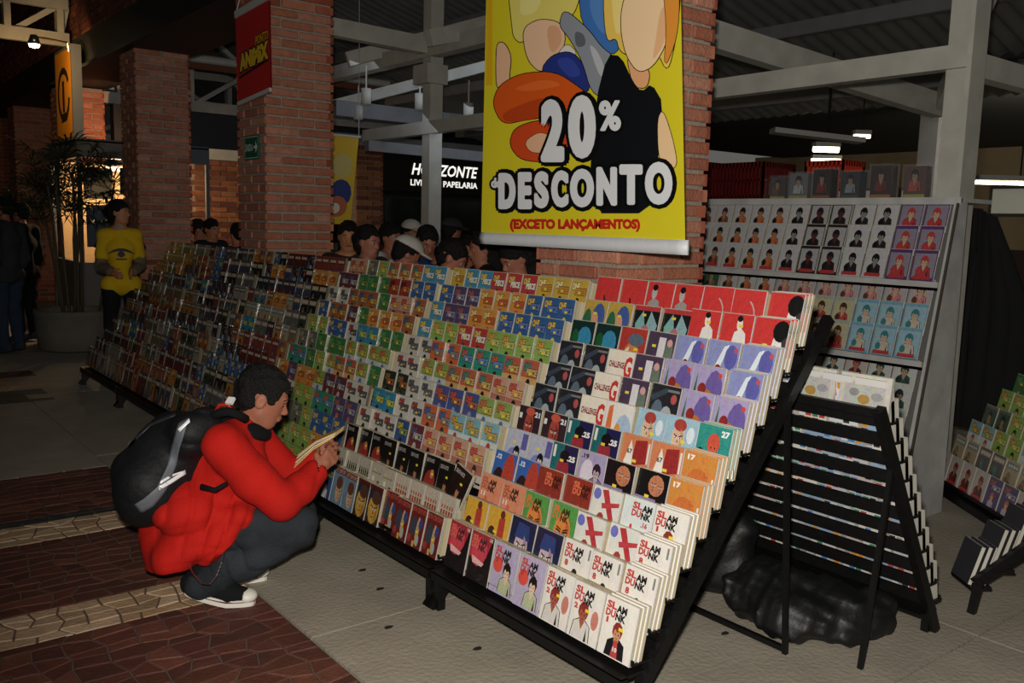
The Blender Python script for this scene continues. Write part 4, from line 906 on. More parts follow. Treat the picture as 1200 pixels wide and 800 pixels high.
for i, y in enumerate([3.66,3.50,3.33,3.13,2.93,2.72]):
    t = thing('wrapped_pack', ['dark wrapped pack beside the red crate','shiny silver wrapped pack second from the red crate','black wrapped pack third from the red crate','silvery wrapped pack left of the widest black pack','wide black wrapped pack in front of the orange crate','reddish wrapped pack nearest the white post'][i], 'pack', (5.1,y,1.79), -math.pi/2+.1*R.uniform(-1,1), 'film wrapped comic packs')
    w_ = .13; h_ = [.15,.17,.19,.17,.2,.19][i]; mb = MB().box((-w_/2,0,.01),(w_/2,.07,h_),pc[i]); a = Art(mb, lambda u, v, k: (-w_/2+u*w_, -.0003*k, .01+v*(h_-.01))); fig(a,.5,.2,.7,'8a7060','1a1614',['5a3a2a','8a9aa0','6a1c1c','7a8488','5a1a1a','8a3a34'][i]); a.rect(0,0,1,.1,['8a8440','8a8440','7a4a20','4a4a4a','8a5a24','8a8440'][i])
    obj('comics', mb, PRINT, t); obj('film', MB().box((-w_/2-.008,-.008,.003),(w_/2+.008,.078,h_+.012)), WRAP, t)
# black cloth hanging beside the white shelves
mb = MB(); n = 22; vs = []; fs = []
ca_, cb_ = P(1141,300,6.2), P(1212,300,6.1)
for j in range(9):
    z = 1.78-j*.19; k = .25+.75*min(1,j/3.5)
    for i in range(n+1):
        q = i/n; pt = ca_.lerp(cb_, q*k-.25*min(1,j/4)*(1-q)); vs.append((pt.x+.03*math.sin(q*26+j*.3), pt.y+.03*math.cos(q*23), z-.06*q))
for j in range(8):
    for i in range(n): a = j*(n+1)+i; fs.append((a,a+1,a+n+2,a+n+1))
t = obj('black_cloth', mb.add(vs,fs), mat('black_cloth','0b0b0d',.95), None, True); md = t.modifiers.new('thick','SOLIDIFY'); md.thickness = .008
tag(t,'black cloth hanging in folds right of the white shelves','cloth')

# rack of small volumes at the right edge, and the edge of one more rack
a4 = math.radians(-129)
RK = rack('dark rack of small green and grey volumes at the right edge', (5.32,2.60,0), a4, 1.75, 10, 1.1, .95, 1.15, .14, .095, 'racks across the side aisle', back_foot=.95)
rk2 = MB()
kk = [['G10','G10','A24'],['M6','M10'],['A15','A6'],['G9','A6'],['A6','A20'],['A19','A20','M6'],['M10','M15'],['A23','M8'],['A22','M6'],['A22','M4']]
for i in range(10):
    z = .14+i*.095; yy = z*.95/1.1
    for j in range(12):
        lx, ly = .09+j*.145, yy-.095
        wx = 5.32+lx*math.cos(a4)-ly*math.sin(a4); wy = 2.60+lx*math.sin(a4)+ly*math.cos(a4)
        key = kk[i][(j//2) % len(kk[i])]
        if j >= 7-int(i*.62): bake(rk2, cov(key,.134,.165), Matrix.Translation((wx,wy,z)) @ Matrix.Rotation(a4,4,'Z') @ Matrix.Rotation(-.22,4,'X')); continue
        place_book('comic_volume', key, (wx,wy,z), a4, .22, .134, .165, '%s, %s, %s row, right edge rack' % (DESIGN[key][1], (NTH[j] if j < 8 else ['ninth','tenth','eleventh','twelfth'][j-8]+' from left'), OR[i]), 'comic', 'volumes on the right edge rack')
tag(obj('comic_volumes', rk2, PRINT), 'volumes filling the near part of the dark rack at the right edge', 'comics', 'more volumes on the right edge rack', 'stuff')
P5 = Vector((3.80,1.62,0))
t = thing('display_rack','end of a low black rack with white volumes at the lower right edge','rack',P5,0,'racks facing away')
dr = Vector((.785,-.62,0)); dn = Vector((.62,.785,0))
obj('side_bar', MB().bar(dr*.0+Vector((0,0,.13)), dr*.6+Vector((0,0,.62)),.03,.04), BLACKMETAL, t)
obj('leg', MB().bar(dr*.30+Vector((0,0,.36)), dr*.34,.02,.02), BLACKMETAL, t); obj('leg', MB().bar(dr*.02+Vector((0,0,.15)), dr*.0,.03,.03), BLACKMETAL, t)
for i in range(6):
    b = dr*(.03+i*.09)+Vector((0,0,.11+i*.078)); obj('slat', MB().bar(b, b+dn*.17,.09,.012), BLACKMETAL, t)
    for q in range(3):
        c = b+dr*(-.04+q*.03)+dn*.09; mb = MB(); mb.M = Matrix.Rotation(math.radians(-38),4,'Z') @ Matrix.Rotation(.28,4,'Y')
        mb.box((-.008,-.07,0),(.008,.07,.17),R.choice(['c0bcb0','b4b0a4'])); mb.box((-.0095,-.0705,0),(-.008,.0705,.171),'26262a')
        tag(obj('comic_volume', mb, PLAIN, None, False, P5+c+Vector((0,0,.008))), 'white edged volume, %s of %s step on the low rack at lower right' % (['front','middle','rear'][q], ['lowest','second','third','fourth','fifth','sixth'][i]), 'comic', 'volumes on the lower right rack')

# ------------------------------------------------------------------ distance fields: bodies, clothes, bags
class SDF:
    def __init__(s, lo, hi, h):
        s.lo = np.array(lo, float); s.h = h; s.n = np.ceil((np.array(hi)-s.lo)/h).astype(int)+1; s.d = np.full(s.n, .2, 'f')
    def _sub(s, lo, hi):
        a = np.clip(np.floor((np.array(lo)-s.lo)/s.h).astype(int), 0, s.n); b = np.clip(np.ceil((np.array(hi)-s.lo)/s.h).astype(int)+1, 0, s.n)
        if (b <= a).any(): return None
        ax = [s.lo[i]+s.h*np.arange(a[i], b[i]) for i in range(3)]
        return tuple(slice(a[i], b[i]) for i in range(3)), np.meshgrid(*ax, indexing='ij')
    def _mix(s, sl, d, k, sub=False):
        o = s.d[sl]
        if sub: hh = np.clip(.5-.5*(o+d)/k, 0, 1); s.d[sl] = o*(1-hh)+(-d)*hh+k*hh*(1-hh)
        else: hh = np.clip(.5+.5*(o-d)/k, 0, 1); s.d[sl] = o*(1-hh)+d*hh-k*hh*(1-hh)
    def cap(s, a, b, ra, rb=None, k=.02, sub=False):
        rb = ra if rb is None else rb; a = np.array(a, float); b = np.array(b, float); m = max(ra, rb)+k+2*s.h+.02
        q = s._sub(np.minimum(a, b)-m, np.maximum(a, b)+m)
        if q is None: return s
        sl, (X, Y, Z) = q; ab = b-a; L = max(ab@ab, 1e-9)
        t = np.clip(((X-a[0])*ab[0]+(Y-a[1])*ab[1]+(Z-a[2])*ab[2])/L, 0, 1)
        d = np.sqrt((X-a[0]-t*ab[0])**2+(Y-a[1]-t*ab[1])**2+(Z-a[2]-t*ab[2])**2)-(ra+t*(rb-ra)); s._mix(sl, d.astype('f'), k, sub); return s
    def ell(s, c, r, M=None, k=.02, sub=False):
        """ellipsoid, r along the rows of M (three unit axes)"""
        c = np.array(c, float); r = np.array(r, float); m = max(r)+k+2*s.h+.02
        q = s._sub(c-m, c+m)
        if q is None: return s
        sl, (X, Y, Z) = q; M = np.eye(3) if M is None else M
        p = [(X-c[0])*M[i][0]+(Y-c[1])*M[i][1]+(Z-c[2])*M[i][2] for i in range(3)]
        k0 = np.sqrt(sum((p[i]/r[i])**2 for i in range(3)))+1e-6; k1 = np.sqrt(sum((p[i]/r[i]**2)**2 for i in range(3)))+1e-6
        s._mix(sl, (k0*(k0-1)/k1).astype('f'), k, sub); return s
    def chain(s, pts, rs, k=.02):
        for i in range(len(pts)-1): s.cap(pts[i], pts[i+1], rs[i], rs[i+1], k)
        return s
    def creases(s, amp, f, seed, pull):
        """sharp cloth creases running across the direction of pull"""
        X, Y, Z = np.meshgrid(*[s.lo[i]+s.h*np.arange(s.n[i]) for i in range(3)], indexing='ij'); g = np.random.RandomState(seed); pull = unit(pull)
        t = X*pull[0]+Y*pull[1]+Z*pull[2]; a, b, c = g.randn(3)*9
        wv = np.sin(f*t+1.8*np.sin(a*X+b*Y+c*Z+g.rand()*6)+1.1*np.sin(7*(Y-X)+5*Z)); m = .5+.5*np.sin(6*X-5*Y+8*Z+seed)
        s.d += (amp*(1-np.abs(wv))**2*m-amp*.2).astype('f'); return s
    def plane(s, p, n, k=.004):
        """cut away the side the normal points to"""
        X, Y, Z = np.meshgrid(*[s.lo[i]+s.h*np.arange(s.n[i]) for i in range(3)], indexing='ij')
        d = (X-p[0])*n[0]+(Y-p[1])*n[1]+(Z-p[2])*n[2]; s.d = np.maximum(s.d, d.astype('f')); return s
    def folds(s, amp, f, seed=0):
        X, Y, Z = np.meshgrid(*[s.lo[i]+s.h*np.arange(s.n[i]) for i in range(3)], indexing='ij'); g = np.random.RandomState(seed)
        for i in range(5):
            v = g.randn(3); v /= np.linalg.norm(v); u = g.randn(3)*.5*f; ph = g.rand()*6
            s.d += (amp*.5*np.sin(f*(1+.5*g.rand())*(X*v[0]+Y*v[1]+Z*v[2])+ph+1.3*np.sin(X*u[0]+Y*u[1]+Z*u[2]))).astype('f')
        return s
    def mesh(s, name, m):
        d = s.d; ins = d < 0; n = np.array(d.shape)-1
        cs = [(i, j, k) for i in (0,1) for j in (0,1) for k in (0,1)]
        def sh(a, c): return a[c[0]:c[0]+n[0], c[1]:c[1]+n[1], c[2]:c[2]+n[2]]
        cnt = sum(sh(ins, c).astype('i1') for c in cs); act = (cnt > 0) & (cnt < 8)
        idx = np.full(n, -1, 'i4'); co_ = np.argwhere(act); idx[act] = np.arange(len(co_))
        acc = np.zeros((len(co_), 3)); num = np.zeros(len(co_)); I, J, K = co_.T
        val = {c: d[I+c[0], J+c[1], K+c[2]] for c in cs}
        for a in cs:
            for ax in range(3):
                if a[ax]: continue
                b = list(a); b[ax] = 1; b = tuple(b); va, vb = val[a], val[b]; x = (va < 0) != (vb < 0)
                t = np.where(x, va/np.where(x, va-vb, 1), 0); pt = np.zeros((len(co_), 3)); pt[:] = a; pt[:, ax] = t
                acc[x] += pt[x]; num[x] += 1
        v = s.lo+s.h*(co_+acc/num[:, None]); quads = []
        for ax in range(3):
            o1, o2 = (ax+1) % 3, (ax+2) % 3
            sl0 = [slice(1, -1)]*3; sl1 = [slice(1, -1)]*3; sl0[ax] = slice(0, -1); sl1[ax] = slice(1, None)
            a, b = ins[tuple(sl0)], ins[tuple(sl1)]; e = np.argwhere(a != b); base = e.copy(); base[:, o1] += 1; base[:, o2] += 1
            flip = a[tuple(e.T)]
            def g(d1, d2): q = base.copy(); q[:, o1] -= d1; q[:, o2] -= d2; return idx[tuple(q.T)]
            q = np.stack([g(1,1), g(0,1), g(0,0), g(1,0)], 1); q[~flip] = q[~flip][:, ::-1]; quads.append(q)
        q = np.concatenate(quads); q = q[(q >= 0).all(1)]
        me = bpy.data.meshes.new(name); me.vertices.add(len(v)); me.vertices.foreach_set('co', v.astype('f').ravel())
        me.loops.add(q.size); me.loops.foreach_set('vertex_index', q.ravel().astype('i4')); me.polygons.add(len(q))
        me.polygons.foreach_set('loop_start', np.arange(len(q), dtype='i4')*4)
        try: me.polygons.foreach_set('loop_total', np.full(len(q), 4, 'i4'))
        except Exception: pass
        me.polygons.foreach_set('use_smooth', [True]*len(q)); me.update(calc_edges=True); me.validate(); me.materials.append(m); return me
def child(name, sdf, m, parent): return link(name, sdf.mesh(name, m), parent, -parent.location if parent else (0,0,0))
V = lambda *a: np.array(a, float)
def unit(v): v = np.array(v, float); return v/np.linalg.norm(v)

def head_axes(fwd, up):
    f = unit(fwd); l = unit(np.cross(up, f)); u = np.cross(f, l); return f, l, u
def add_head(s, c, fwd, up, k=.012, sc=1.0):
    """c: centre of the skull; the face looks along fwd"""
    f, l, u = head_axes(fwd, up); M = np.array([f, l, u]); at = lambda x, y, z: V(*c)+sc*(x*f+y*l+z*u)
    s.ell(at(-.012,0,.022), V(.098,.076,.092)*sc, M, k); s.ell(at(.022,0,-.035), V(.068,.060,.085)*sc, M, .03)
    s.ell(at(.052,0,-.092), V(.03,.034,.024)*sc, M, .03); s.cap(at(.01,.045,-.06), at(.05,.02,-.095), .018*sc, .016*sc, .03); s.cap(at(.01,-.045,-.06), at(.05,-.02,-.095), .018*sc, .016*sc, .03)
    s.cap(at(.080,0,.002), at(.103,0,-.032), .009*sc, .0125*sc, .012); s.ell(at(.096,.011,-.036), V(.009,.008,.007)*sc, M, .006); s.ell(at(.096,-.011,-.036), V(.009,.008,.007)*sc, M, .006)
    s.cap(at(.083,.03,.018), at(.083,-.03,.018), .010*sc, .010*sc, .014)
    for q in (1,-1):
        s.ell(at(.088,.031*q,-.003), V(.013,.016,.010)*sc, M, .012, True); s.ell(at(.070,.031*q,-.004), V(.014,.014,.0125)*sc, M, .004)
        s.ell(at(-.004,.078*q,-.012), V(.021,.008,.031)*sc, M, .006); s.ell(at(.002,.086*q,-.010), V(.011,.005,.017)*sc, M, .004, True)
    s.cap(at(.088,.018,-.060), at(.093,0,-.058), .006*sc, .007*sc, .006); s.cap(at(.088,-.018,-.060), at(.093,0,-.058), .006*sc, .007*sc, .006)
    s.cap(at(.086,.014,-.069), at(.090,-.014,-.069), .007*sc, .007*sc, .005)
    return at
def hair_sdf(c, fwd, up, h, style, sc=1.0, col=HAIR):
    f, l, u = head_axes(fwd, up); M = np.array([f, l, u]); at = lambda x, y, z: V(*c)+sc*(x*f+y*l+z*u)
    s = SDF(V(*c)-.34*sc if style == 'long' else V(*c)-.2*sc, V(*c)+.2*sc, h)
    s.ell(at(-.018,0,.034), V(.105,.084,.095)*sc, M, .01)
    if style in ('long','bun','tied'):
        s.ell(at(-.05,0,-.02), V(.07,.085,.09)*sc, M, .02)
    if style == 'long': s.chain([at(-.07,0,.0), at(-.075,0,-.12), at(-.06,0,-.24)], [.075*sc,.075*sc,.05*sc], .02)
    if style in ('bun','tied'): s.ell(at(-.12,0,.0), V(.045,.045,.045)*sc, M, .02)
    if style == 'short': s.ell(at(-.055,0,-.02), V(.055,.07,.065)*sc, M, .02)
    # keep the face, ears and neck free
    s.ell(at(.10,0,-.028), V(.075,.10,.078)*sc, M, .01, True)
    for q in (1,-1): s.ell(at(.012,.10*q,-.03), V(.034,.036,.036)*sc, M, .008, True)
    if style == 'short': s.plane(at(0,0,-.072), -u-.25*f*0)
    s.folds(.004, 60, 3); s.folds(.003, 140, 7); return s

def hand(s, w, d, nrm, curl=.5, sc=1.0):
    """palm from wrist w along d; nrm points out of the palm; fingers curl towards nrm"""
    d = unit(d); n = unit(np.array(nrm)-np.dot(nrm, d)*d); a = np.cross(d, n); w = V(*w)
    s.cap(w, w+d*.045*sc, .020*sc, .024*sc, .015)
    for q in (-.027,-.009,.009,.027): s.cap(w+d*.03*sc+a*q*.6*sc, w+d*.082*sc+a*q*sc, .013*sc, .0115*sc, .010)
    for q, L in ((-.030,.066),(-.010,.078),(.010,.082),(.030,.072)):
        b = w+d*.082*sc+a*q*sc; p = [b]; ang = curl*.5; rs = [.0105,.0098,.009,.0078]
        for j, fr in enumerate((.45,.32,.23)):
            dd = d*math.cos(ang)+n*math.sin(ang); p.append(p[-1]+dd*L*fr*sc); ang += curl
        s.chain(p, [r*sc for r in rs], .003)
    b = w+d*.025*sc+a*.022*sc; s.chain([b, b+(a*.7+d*.6+n*.5)*.032*sc, b+(a*.55+d*1.15+n*.9)*.045*sc], [.014*sc,.0115*sc,.0095*sc], .006)

def features(c, fwd, up, t, off, sc=1.0):
    f, l, u = head_axes(fwd, up); at = lambda x, y, z: Vector(V(*c)+sc*(x*f+y*l+z*u))
    dk = mat('eye_dark','0a0706',.3); wh = mat('eye_white','b8aca0',.4)
    for q in (1,-1):
        e = link('eye', MB().lathe([(0,.0125),(.009,.009),(.0125,0),(.009,-.009),(0,-.0125)],(0,0,0),10).mesh('eye', wh, True), t, at(.0715,.031*q,-.004)+Vector(off)); e.scale = (sc,)*3
        p = Vector(f)*.0105*sc; link('iris', MB().lathe([(0,.006),(.0045,.004),(.006,0),(.0045,-.004),(0,-.006)],(0,0,0),8).mesh('iris', dk, True), e, p/sc)
        obj('eyebrow', MB().tube([at(.090,.014*q,.019),at(.089,.030*q,.024),at(.078,.048*q,.019)],[.0025,.0035,.002],6), HAIR, t, True, off)
    obj('lips', MB().tube([at(.086,.020,-.066),at(.0955,.006,-.0635),at(.0955,-.006,-.0635),at(.086,-.020,-.066)],[.003,.0065,.0065,.003],6), mat('lips','5c2c24',.5), t, True, off)
def person(label, J, cl, res=.014, style='short', skin=SKIN, group=None, legs=True, sc=1.0, extra=None, fold=.006):
    """J: joints in the world; cl: colours of top, trousers, shoes"""
    pts = np.array([v for k, v in J.items() if k not in ('fwd','up','hd')]); lo = pts.min(0)-.24; hi = pts.max(0)+.24
    root = Vector(((J['ankL'][0]+J['ankR'][0])/2, (J['ankL'][1]+J['ankR'][1])/2, 0))
    s = SDF(lo, hi, res); up = J.get('up', V(0,0,1))
    s.cap(J['pel'], J['chest'], .088, .095, .04); sl_ = J['shL']-J['shR']
    s.cap(J['chest']-sl_*.18, J['chest']+sl_*.18, .085, .085, .05); s.cap(J['hipL'], J['hipR'], .085, .085, .04); s.cap(J['chest'], J['neck'], .07, .05, .05)
    s.cap(J['neck'], J['head']-.05*unit(up)*sc, .052*sc, .048*sc, .02)
    for q in 'LR':
        s.cap(J['neck'], J['sh'+q], .05, .055, .04); s.chain([J['sh'+q], J['el'+q], J['wr'+q]], [.05,.038,.026], .015)
        s.chain([J['hip'+q], J['kn'+q], J['ank'+q]], [.085,.055,.037], .02); s.cap(J['ank'+q], J['toe'+q], .035, .03, .015)
        if 'hd'+q in J.get('hd', {}): dd, nn, cu = J['hd']['hd'+q]
        else: dd, nn, cu = J['wr'+q]-J['el'+q], J.get('fwd', V(1,0,0)), .45
        hand(s, J['wr'+q], dd, nn, cu)
    add_head(s, J['head'], J['fwd'], up, sc=sc)
    t = link('person', s.mesh('person', skin)); me = t.data; me.transform(Matrix.Translation(-root)); t.location = root
    tag(t, label, 'person', group)
    def ch(n, sd, m): return link(n, sd.mesh(n, m), t, -root)
    features(J['head'], J['fwd'], up, t, -root, sc)
    if style != 'none': ch('hair', hair_sdf(J['head'], J['fwd'], up, min(res, .009), style, sc), HAIR)
    h = max(res, .010)
    if cl.get('top'):
        s = SDF(lo, hi, h); g = cl.get('loose', .02)
        s.cap(J['pel']-V(0,0,.06), J['chest'], .090+g, .092+g, .04); s.cap(J['hipL'], J['hipR'], .088+g, .088+g, .04)
        s.cap(J['chest']-sl_*.18, J['chest']+sl_*.18, .088+g, .088+g, .05); s.cap(J['chest'], J['neck']-.03*unit(up), .09+g, .055+g, .04)
        for q in 'LR':
            s.cap(J['neck']-.02*unit(up), J['sh'+q], .045+g*.6, .055+g, .03)
            if cl.get('sleeve','long') == 'long': s.chain([J['sh'+q], J['el'+q], J['wr'+q]*.96+J['el'+q]*.04], [.052+g,.042+g,.030+g*.8], .015)
            else: s.cap(J['sh'+q], J['sh'+q]*.35+J['el'+q]*.65, .048+g, .05+g, .015)
        if fold: s.folds(fold, 28, 5)
        ch('shirt', s, cl['top'])
    s = SDF(lo, hi, h)
    for q in 'LR': s.chain([J['hip'+q], J['kn'+q], J['ank'+q]], [.092,.070,.056], .02)
    s.cap(J['hipL'], J['hipR'], .092, .092, .03); s.cap(J['pel']-V(0,0,.03), (J['hipL']+J['hipR'])/2, .092, .092, .03); s.folds(fold, 30, 9)
    ch('trousers', s, cl['legs'])
    for q in 'LR':
        a, b = J['ank'+q], J['toe'+q]; s = SDF(np.minimum(a, b)-.12, np.maximum(a, b)+.12, min(h,.008)); d = unit((b-a)*V(1,1,0)+1e-6)
        z0 = min(a[2], b[2])-.0; s.cap(a-d*.03, b, .045, .036, .02); s.cap(a, a+V(0,0,.03), .048, .05, .02)
        ch('shoe', s, cl['shoe'])
    return t, ch, J
def stand(x, y, yaw, h=1.7, head_dir=None, arms=None, lean=0, tilt=0):
    f = V(math.cos(yaw), math.sin(yaw), 0); l = V(-f[1], f[0], 0); b = V(x, y, 0); U3 = V(0,0,1); L = lean
    J = dict(pel=b+U3*.56*h, chest=b+U3*.73*h+f*L*.5, neck=b+U3*.84*h+f*L*.8)
    hy = yaw if head_dir is None else head_dir; hf = V(math.cos(hy), math.sin(hy), -tilt); J['fwd'] = unit(hf); J['up'] = unit(V(0,0,1)+tilt*V(math.cos(hy),math.sin(hy),0))
    J['head'] = b+U3*(.945*h-tilt*.03)+f*(L+.01+.05*tilt)
    for q, s in (('L',1),('R',-1)):
        J['sh'+q] = b+U3*.81*h+l*s*.100*h+f*L*.7; J['el'+q] = b+U3*.63*h+l*s*.128*h+f*(L*.3-.02); J['wr'+q] = b+U3*.50*h+l*s*.125*h+f*.06
        if arms == 'front': J['wr'+q] = b+U3*.60*h+l*s*.05*h+f*.28
        if arms == 'read': J['el'+q] = b+U3*.64*h+l*s*.15*h+f*.03; J['wr'+q] = b+U3*.70*h+l*s*.05*h+f*.30
        J['hip'+q] = b+U3*.52*h+l*s*.055*h; J['kn'+q] = b+U3*.28*h+l*s*.06*h+f*.02; J['ank'+q] = b+U3*.05*h+l*s*.065*h-f*.02; J['toe'+q] = b+U3*.03+l*s*.075*h+f*.14
    return J
def cloth(name, col): return mat(name, col, .9, noise=(8, .8), bump=.15, bscale=60, spec=.2)

# ------------------------------------------------------------------ the crouching boy
def A3(px, py, d): return np.array(P(px, py, d))
RED = mat('red_jersey','b01810', .85, noise=(7,.85), bump=.25, bscale=90, spec=.2)
DEN = mat('washed_black_denim','2e3338', .9, noise=(7,.35), bump=.5, bscale=120, spec=.2)
fwd = unit(.80*np.array(r_)+.60*np.array(unit([F_.x,F_.y,0]))); lft = V(-fwd[1], fwd[0], 0)
def boy():
    J = dict(pel=A3(222,606,3.74), chest=A3(262,535,3.74), neck=A3(291,497,3.74), head=A3(309,464,3.735),
        shR=A3(262,522,3.56), shL=A3(296,512,3.92), elR=A3(330,588,3.58), elL=A3(344,560,4.0), wrR=A3(372,551,3.74), wrL=A3(368,540,3.98),
        hipR=A3(226,618,3.64), hipL=A3(236,606,3.85), knR=A3(350,616,3.70), knL=A3(348,600,4.00), ankR=A3(236,684,3.68), ankL=A3(246,668,3.90), toeR=A3(285,702,3.70), toeL=A3(300,688,3.96))
    hf = unit(.97*np.array(r_)+.22*np.array(unit([F_.x,F_.y,0]))); J['fwd'] = unit(hf+V(0,0,-.42)); J['up'] = unit(V(0,0,1)+.35*hf)
    J['hd'] = {'hdR': (A3(391,531,3.80)-J['wrR'], A3(380,520,3.95)-A3(388,531,3.80)+V(-.02,0,.0), .75), 'hdL': (A3(386,524,3.98)-J['wrL'], A3(380,520,3.85)-A3(386,524,3.98), .7)}
    pts = np.array([v for k, v in J.items() if k not in ('fwd','up','hd')]); lo = pts.min(0)-.2; hi = pts.max(0)+.2; h = .0062
    s = SDF(lo, hi, h); up = J['up']
    s.cap(J['pel'], J['chest'], .09, .10, .04); s.cap(J['shL'], J['shR'], .06, .06, .05); s.cap(J['hipL'], J['hipR'], .09, .09, .04); s.cap(J['chest'], J['neck'], .09, .055, .05)
    s.cap(J['neck']-.01*up, J['head']-.05*up-.02*fwd, .056, .05, .02)
    for q in 'LR':
        s.chain([J['sh'+q], J['el'+q], J['wr'+q]], [.052,.040,.028], .015); s.chain([J['hip'+q], J['kn'+q], J['ank'+q]], [.085,.058,.036], .02); s.cap(J['ank'+q], J['toe'+q], .035, .028, .015)
        hand(s, J['wr'+q], *J['hd']['hd'+q], sc=1.0)
    add_head(s, J['head'], J['fwd'], up, sc=1.04)
    root = Vector(((J['toeL'][0]+J['toeR'][0])/2, (J['toeL'][1]+J['toeR'][1])/2, 0))
    me = s.mesh('person', SKIN); me.transform(Matrix.Translation(-root)); t = link('person', me); t.location = root
    tag(t, 'person in a red jersey and black jeans crouching at the racks, reading a comic', 'person')
    def ch(n, sd, m): me = sd.mesh(n, m); return link(n, me, t, -root)
    features(J['head'], J['fwd'], up, t, -root, 1.04)
    ch('hair', hair_sdf(J['head'], J['fwd'], up, .006, 'short', 1.03), HAIR)
    # jersey: torso, loose tail hanging over the seat, sleeves
    s = SDF(lo, hi, .0075)
    s.cap(A3(214,592,3.74), A3(254,540,3.74), .150, .140, .05); s.cap(J['shL'], J['shR'], .075, .075, .06); s.cap(J['chest'], J['neck']-.055*up, .11, .075, .05)
    s.cap(A3(228,592,3.66), A3(284,582,3.70), .10, .085, .05); s.cap(A3(222,606,3.60), A3(222,600,3.88), .13, .13, .05)
    s.chain([A3(198,585,3.74), A3(200,625,3.70), A3(204,655,3.68)], [.11,.115,.10], .04)
    s.cap(A3(204,650,3.58), A3(206,648,3.86), .085, .085, .04); s.cap(A3(250,636,3.60), A3(282,606,3.60), .07, .055, .05); s.cap(A3(220,640,3.56), A3(252,632,3.58), .07, .07, .04)
    s.cap(A3(268,556,3.66), A3(292,546,3.70), .09, .07, .05)
    s.folds(.010, 17, 5); s.creases(.012, 20, 4, A3(300,640,3.6)-A3(200,560,3.7)); s.creases(.005, 40, 9, V(0,0,1))
    vv_ = -np.array(U_); s.plane(A3(208,661,3.68), unit(vv_+.10*np.array(R_))); s.plane(A3(262,648,3.62), unit(vv_+.95*np.array(R_)))
    s.chain([J['shR'], A3(298,562,3.54), J['elR'], A3(352,572,3.66), J['wrR']*.93+J['elR']*.07], [.082,.080,.070,.062,.052], .022)
    s.chain([J['shL'], J['elL'], J['wrL']], [.078,.068,.055], .02)
    s.creases(.014, 44, 15, J['wrR']-J['shR'])
    for q in 'R':
        w_ = J['wr'+q]; d = unit(J['wr'+q]-J['el'+q]); s.cap(w_-d*.02, w_+d*.05, .043, .043, .006, True)
    ch('jersey', s, RED)
    s = SDF(A3(285,500,3.74)-.2, A3(285,500,3.74)+.2, .007); nb = J['neck']; 
    s.ell(nb-.005*up-.012*fwd, V(.106,.112,.048), np.array([fwd, lft, up]), .01); s.ell(nb-.05*fwd-.02*up, V(.075,.11,.05), np.array([fwd, lft, up]), .02)
    s.cap(nb+up*.15, nb-up*.02, .054, .058, .008, True)
    ch('collar', s, cloth('black_fabric','0e0f11'))
    tg = link('collar_tag', MB().bar(A3(268,473,3.62),A3(272,466,3.64),.03,.012).mesh('collar_tag', mat('white_tag','d8d8d8',.6)), t, -root)
    # jeans
    s = SDF(lo, hi, .0075)
    for q in 'LR':
        s.chain([J['hip'+q], (J['hip'+q]+J['kn'+q])/2, J['kn'+q]], [.092,.095,.080], .02); s.chain([J['kn'+q], (J['kn'+q]+J['ank'+q])/2-V(0,0,.01), J['ank'+q]+V(0,0,.005)], [.080,.082,.068], .02)
    s.cap(J['hipL'], J['hipR'], .10, .10, .03); s.cap(A3(262,640,3.70), A3(300,636,3.75), .07, .06, .04); s.folds(.006, 26, 12); s.creases(.009, 36, 3, J['knR']-J['ankR'])
    ch('jeans', s, DEN)
    # canvas shoes
    for q in 'RL':
        a, b = J['ank'+q].copy(), J['toe'+q].copy(); d = unit((b-a)*V(1,1,0)); sd_ = V(-d[1], d[0], 0); heel = a-d*.035
        hz = .055 if q == 'R' else .06; b[2] = .02; L = .285
        S0 = b+d*.045-d*L; S0[2] = hz*.75
        s = SDF(b-.36, b+.2, .0055); ball = b-d*.055; ball[2] = .034; toe = b.copy(); toe[2] = .040; hl = S0+d*.03; hl[2] = hz+.02
        s.chain([hl+V(0,0,.01), ball+V(0,0,.012), toe-V(0,0,.004)], [.038,.043,.036], .02); s.cap(hl+V(0,0,.02), hl+d*.04+V(0,0,.06), .038, .045, .02); s.cap(ball, ball-d*.06+V(0,0,.035), .04, .04, .02)
        sho = ch('shoe', s, cloth('black_canvas','111214'))
        mb = MB(); n = 28; ring = []
        for i in range(n):
            an = 2*math.pi*i/n; u = math.cos(an); v_ = math.sin(an); x = (u*.5+.5)*L; wd = .048*(1-.25*max(0,-u)**1.5)*(abs(v_)**.55)*(1 if v_ > 0 else -1)
            ring.append((x, wd))
        def sz(x): return max(.0, (hz-.012)*max(0, 1-x/(L*.62)))
        O_ = b+d*.05-d*L
        vs = []; 
        for lev in (0, .028):
            for x, y in ring: pnt = O_+d*x+sd_*y; vs.append((pnt[0], pnt[1], sz(x)+lev+.002))
        fs = [tuple(range(n))[::-1], tuple(range(n, 2*n))]+[(i,(i+1) % n,n+(i+1) % n,n+i) for i in range(n)]
        mb.add(vs, fs); so = obj('shoe_sole', mb, mat('white_rubber','d2cec4',.5), sho, False)
        mb2 = MB(); vs2 = []
        for lev, e in ((.019,1.02),(.022,1.02)):
            for x, y in ring: pnt = O_+d*(L/2+(x-L/2)*e)+sd_*y*1.03; vs2.append((pnt[0], pnt[1], sz(x)+lev+.002))
        mb2.add(vs2, fs); obj('sole_stripe', mb2, mat('stripe_maroon','5a2420',.5), sho, False)
        s = SDF(b-.12, b+.12, .005); tp = b+d*.012; tp[2] = .036; s.ell(tp, V(.046,.045,.030), np.array([d, sd_, V(0,0,1)]), .01); s.plane(tp-d*.006, -d)
        link('toe_cap', s.mesh('toe_cap', mat('white_rubber')), sho)
    # wallet chain
    pts = [P(222,662,3.52), P(226,672,3.50), P(236,683,3.49), P(246,684,3.49), P(254,674,3.50), P(260,658,3.50), P(262,646,3.52)]
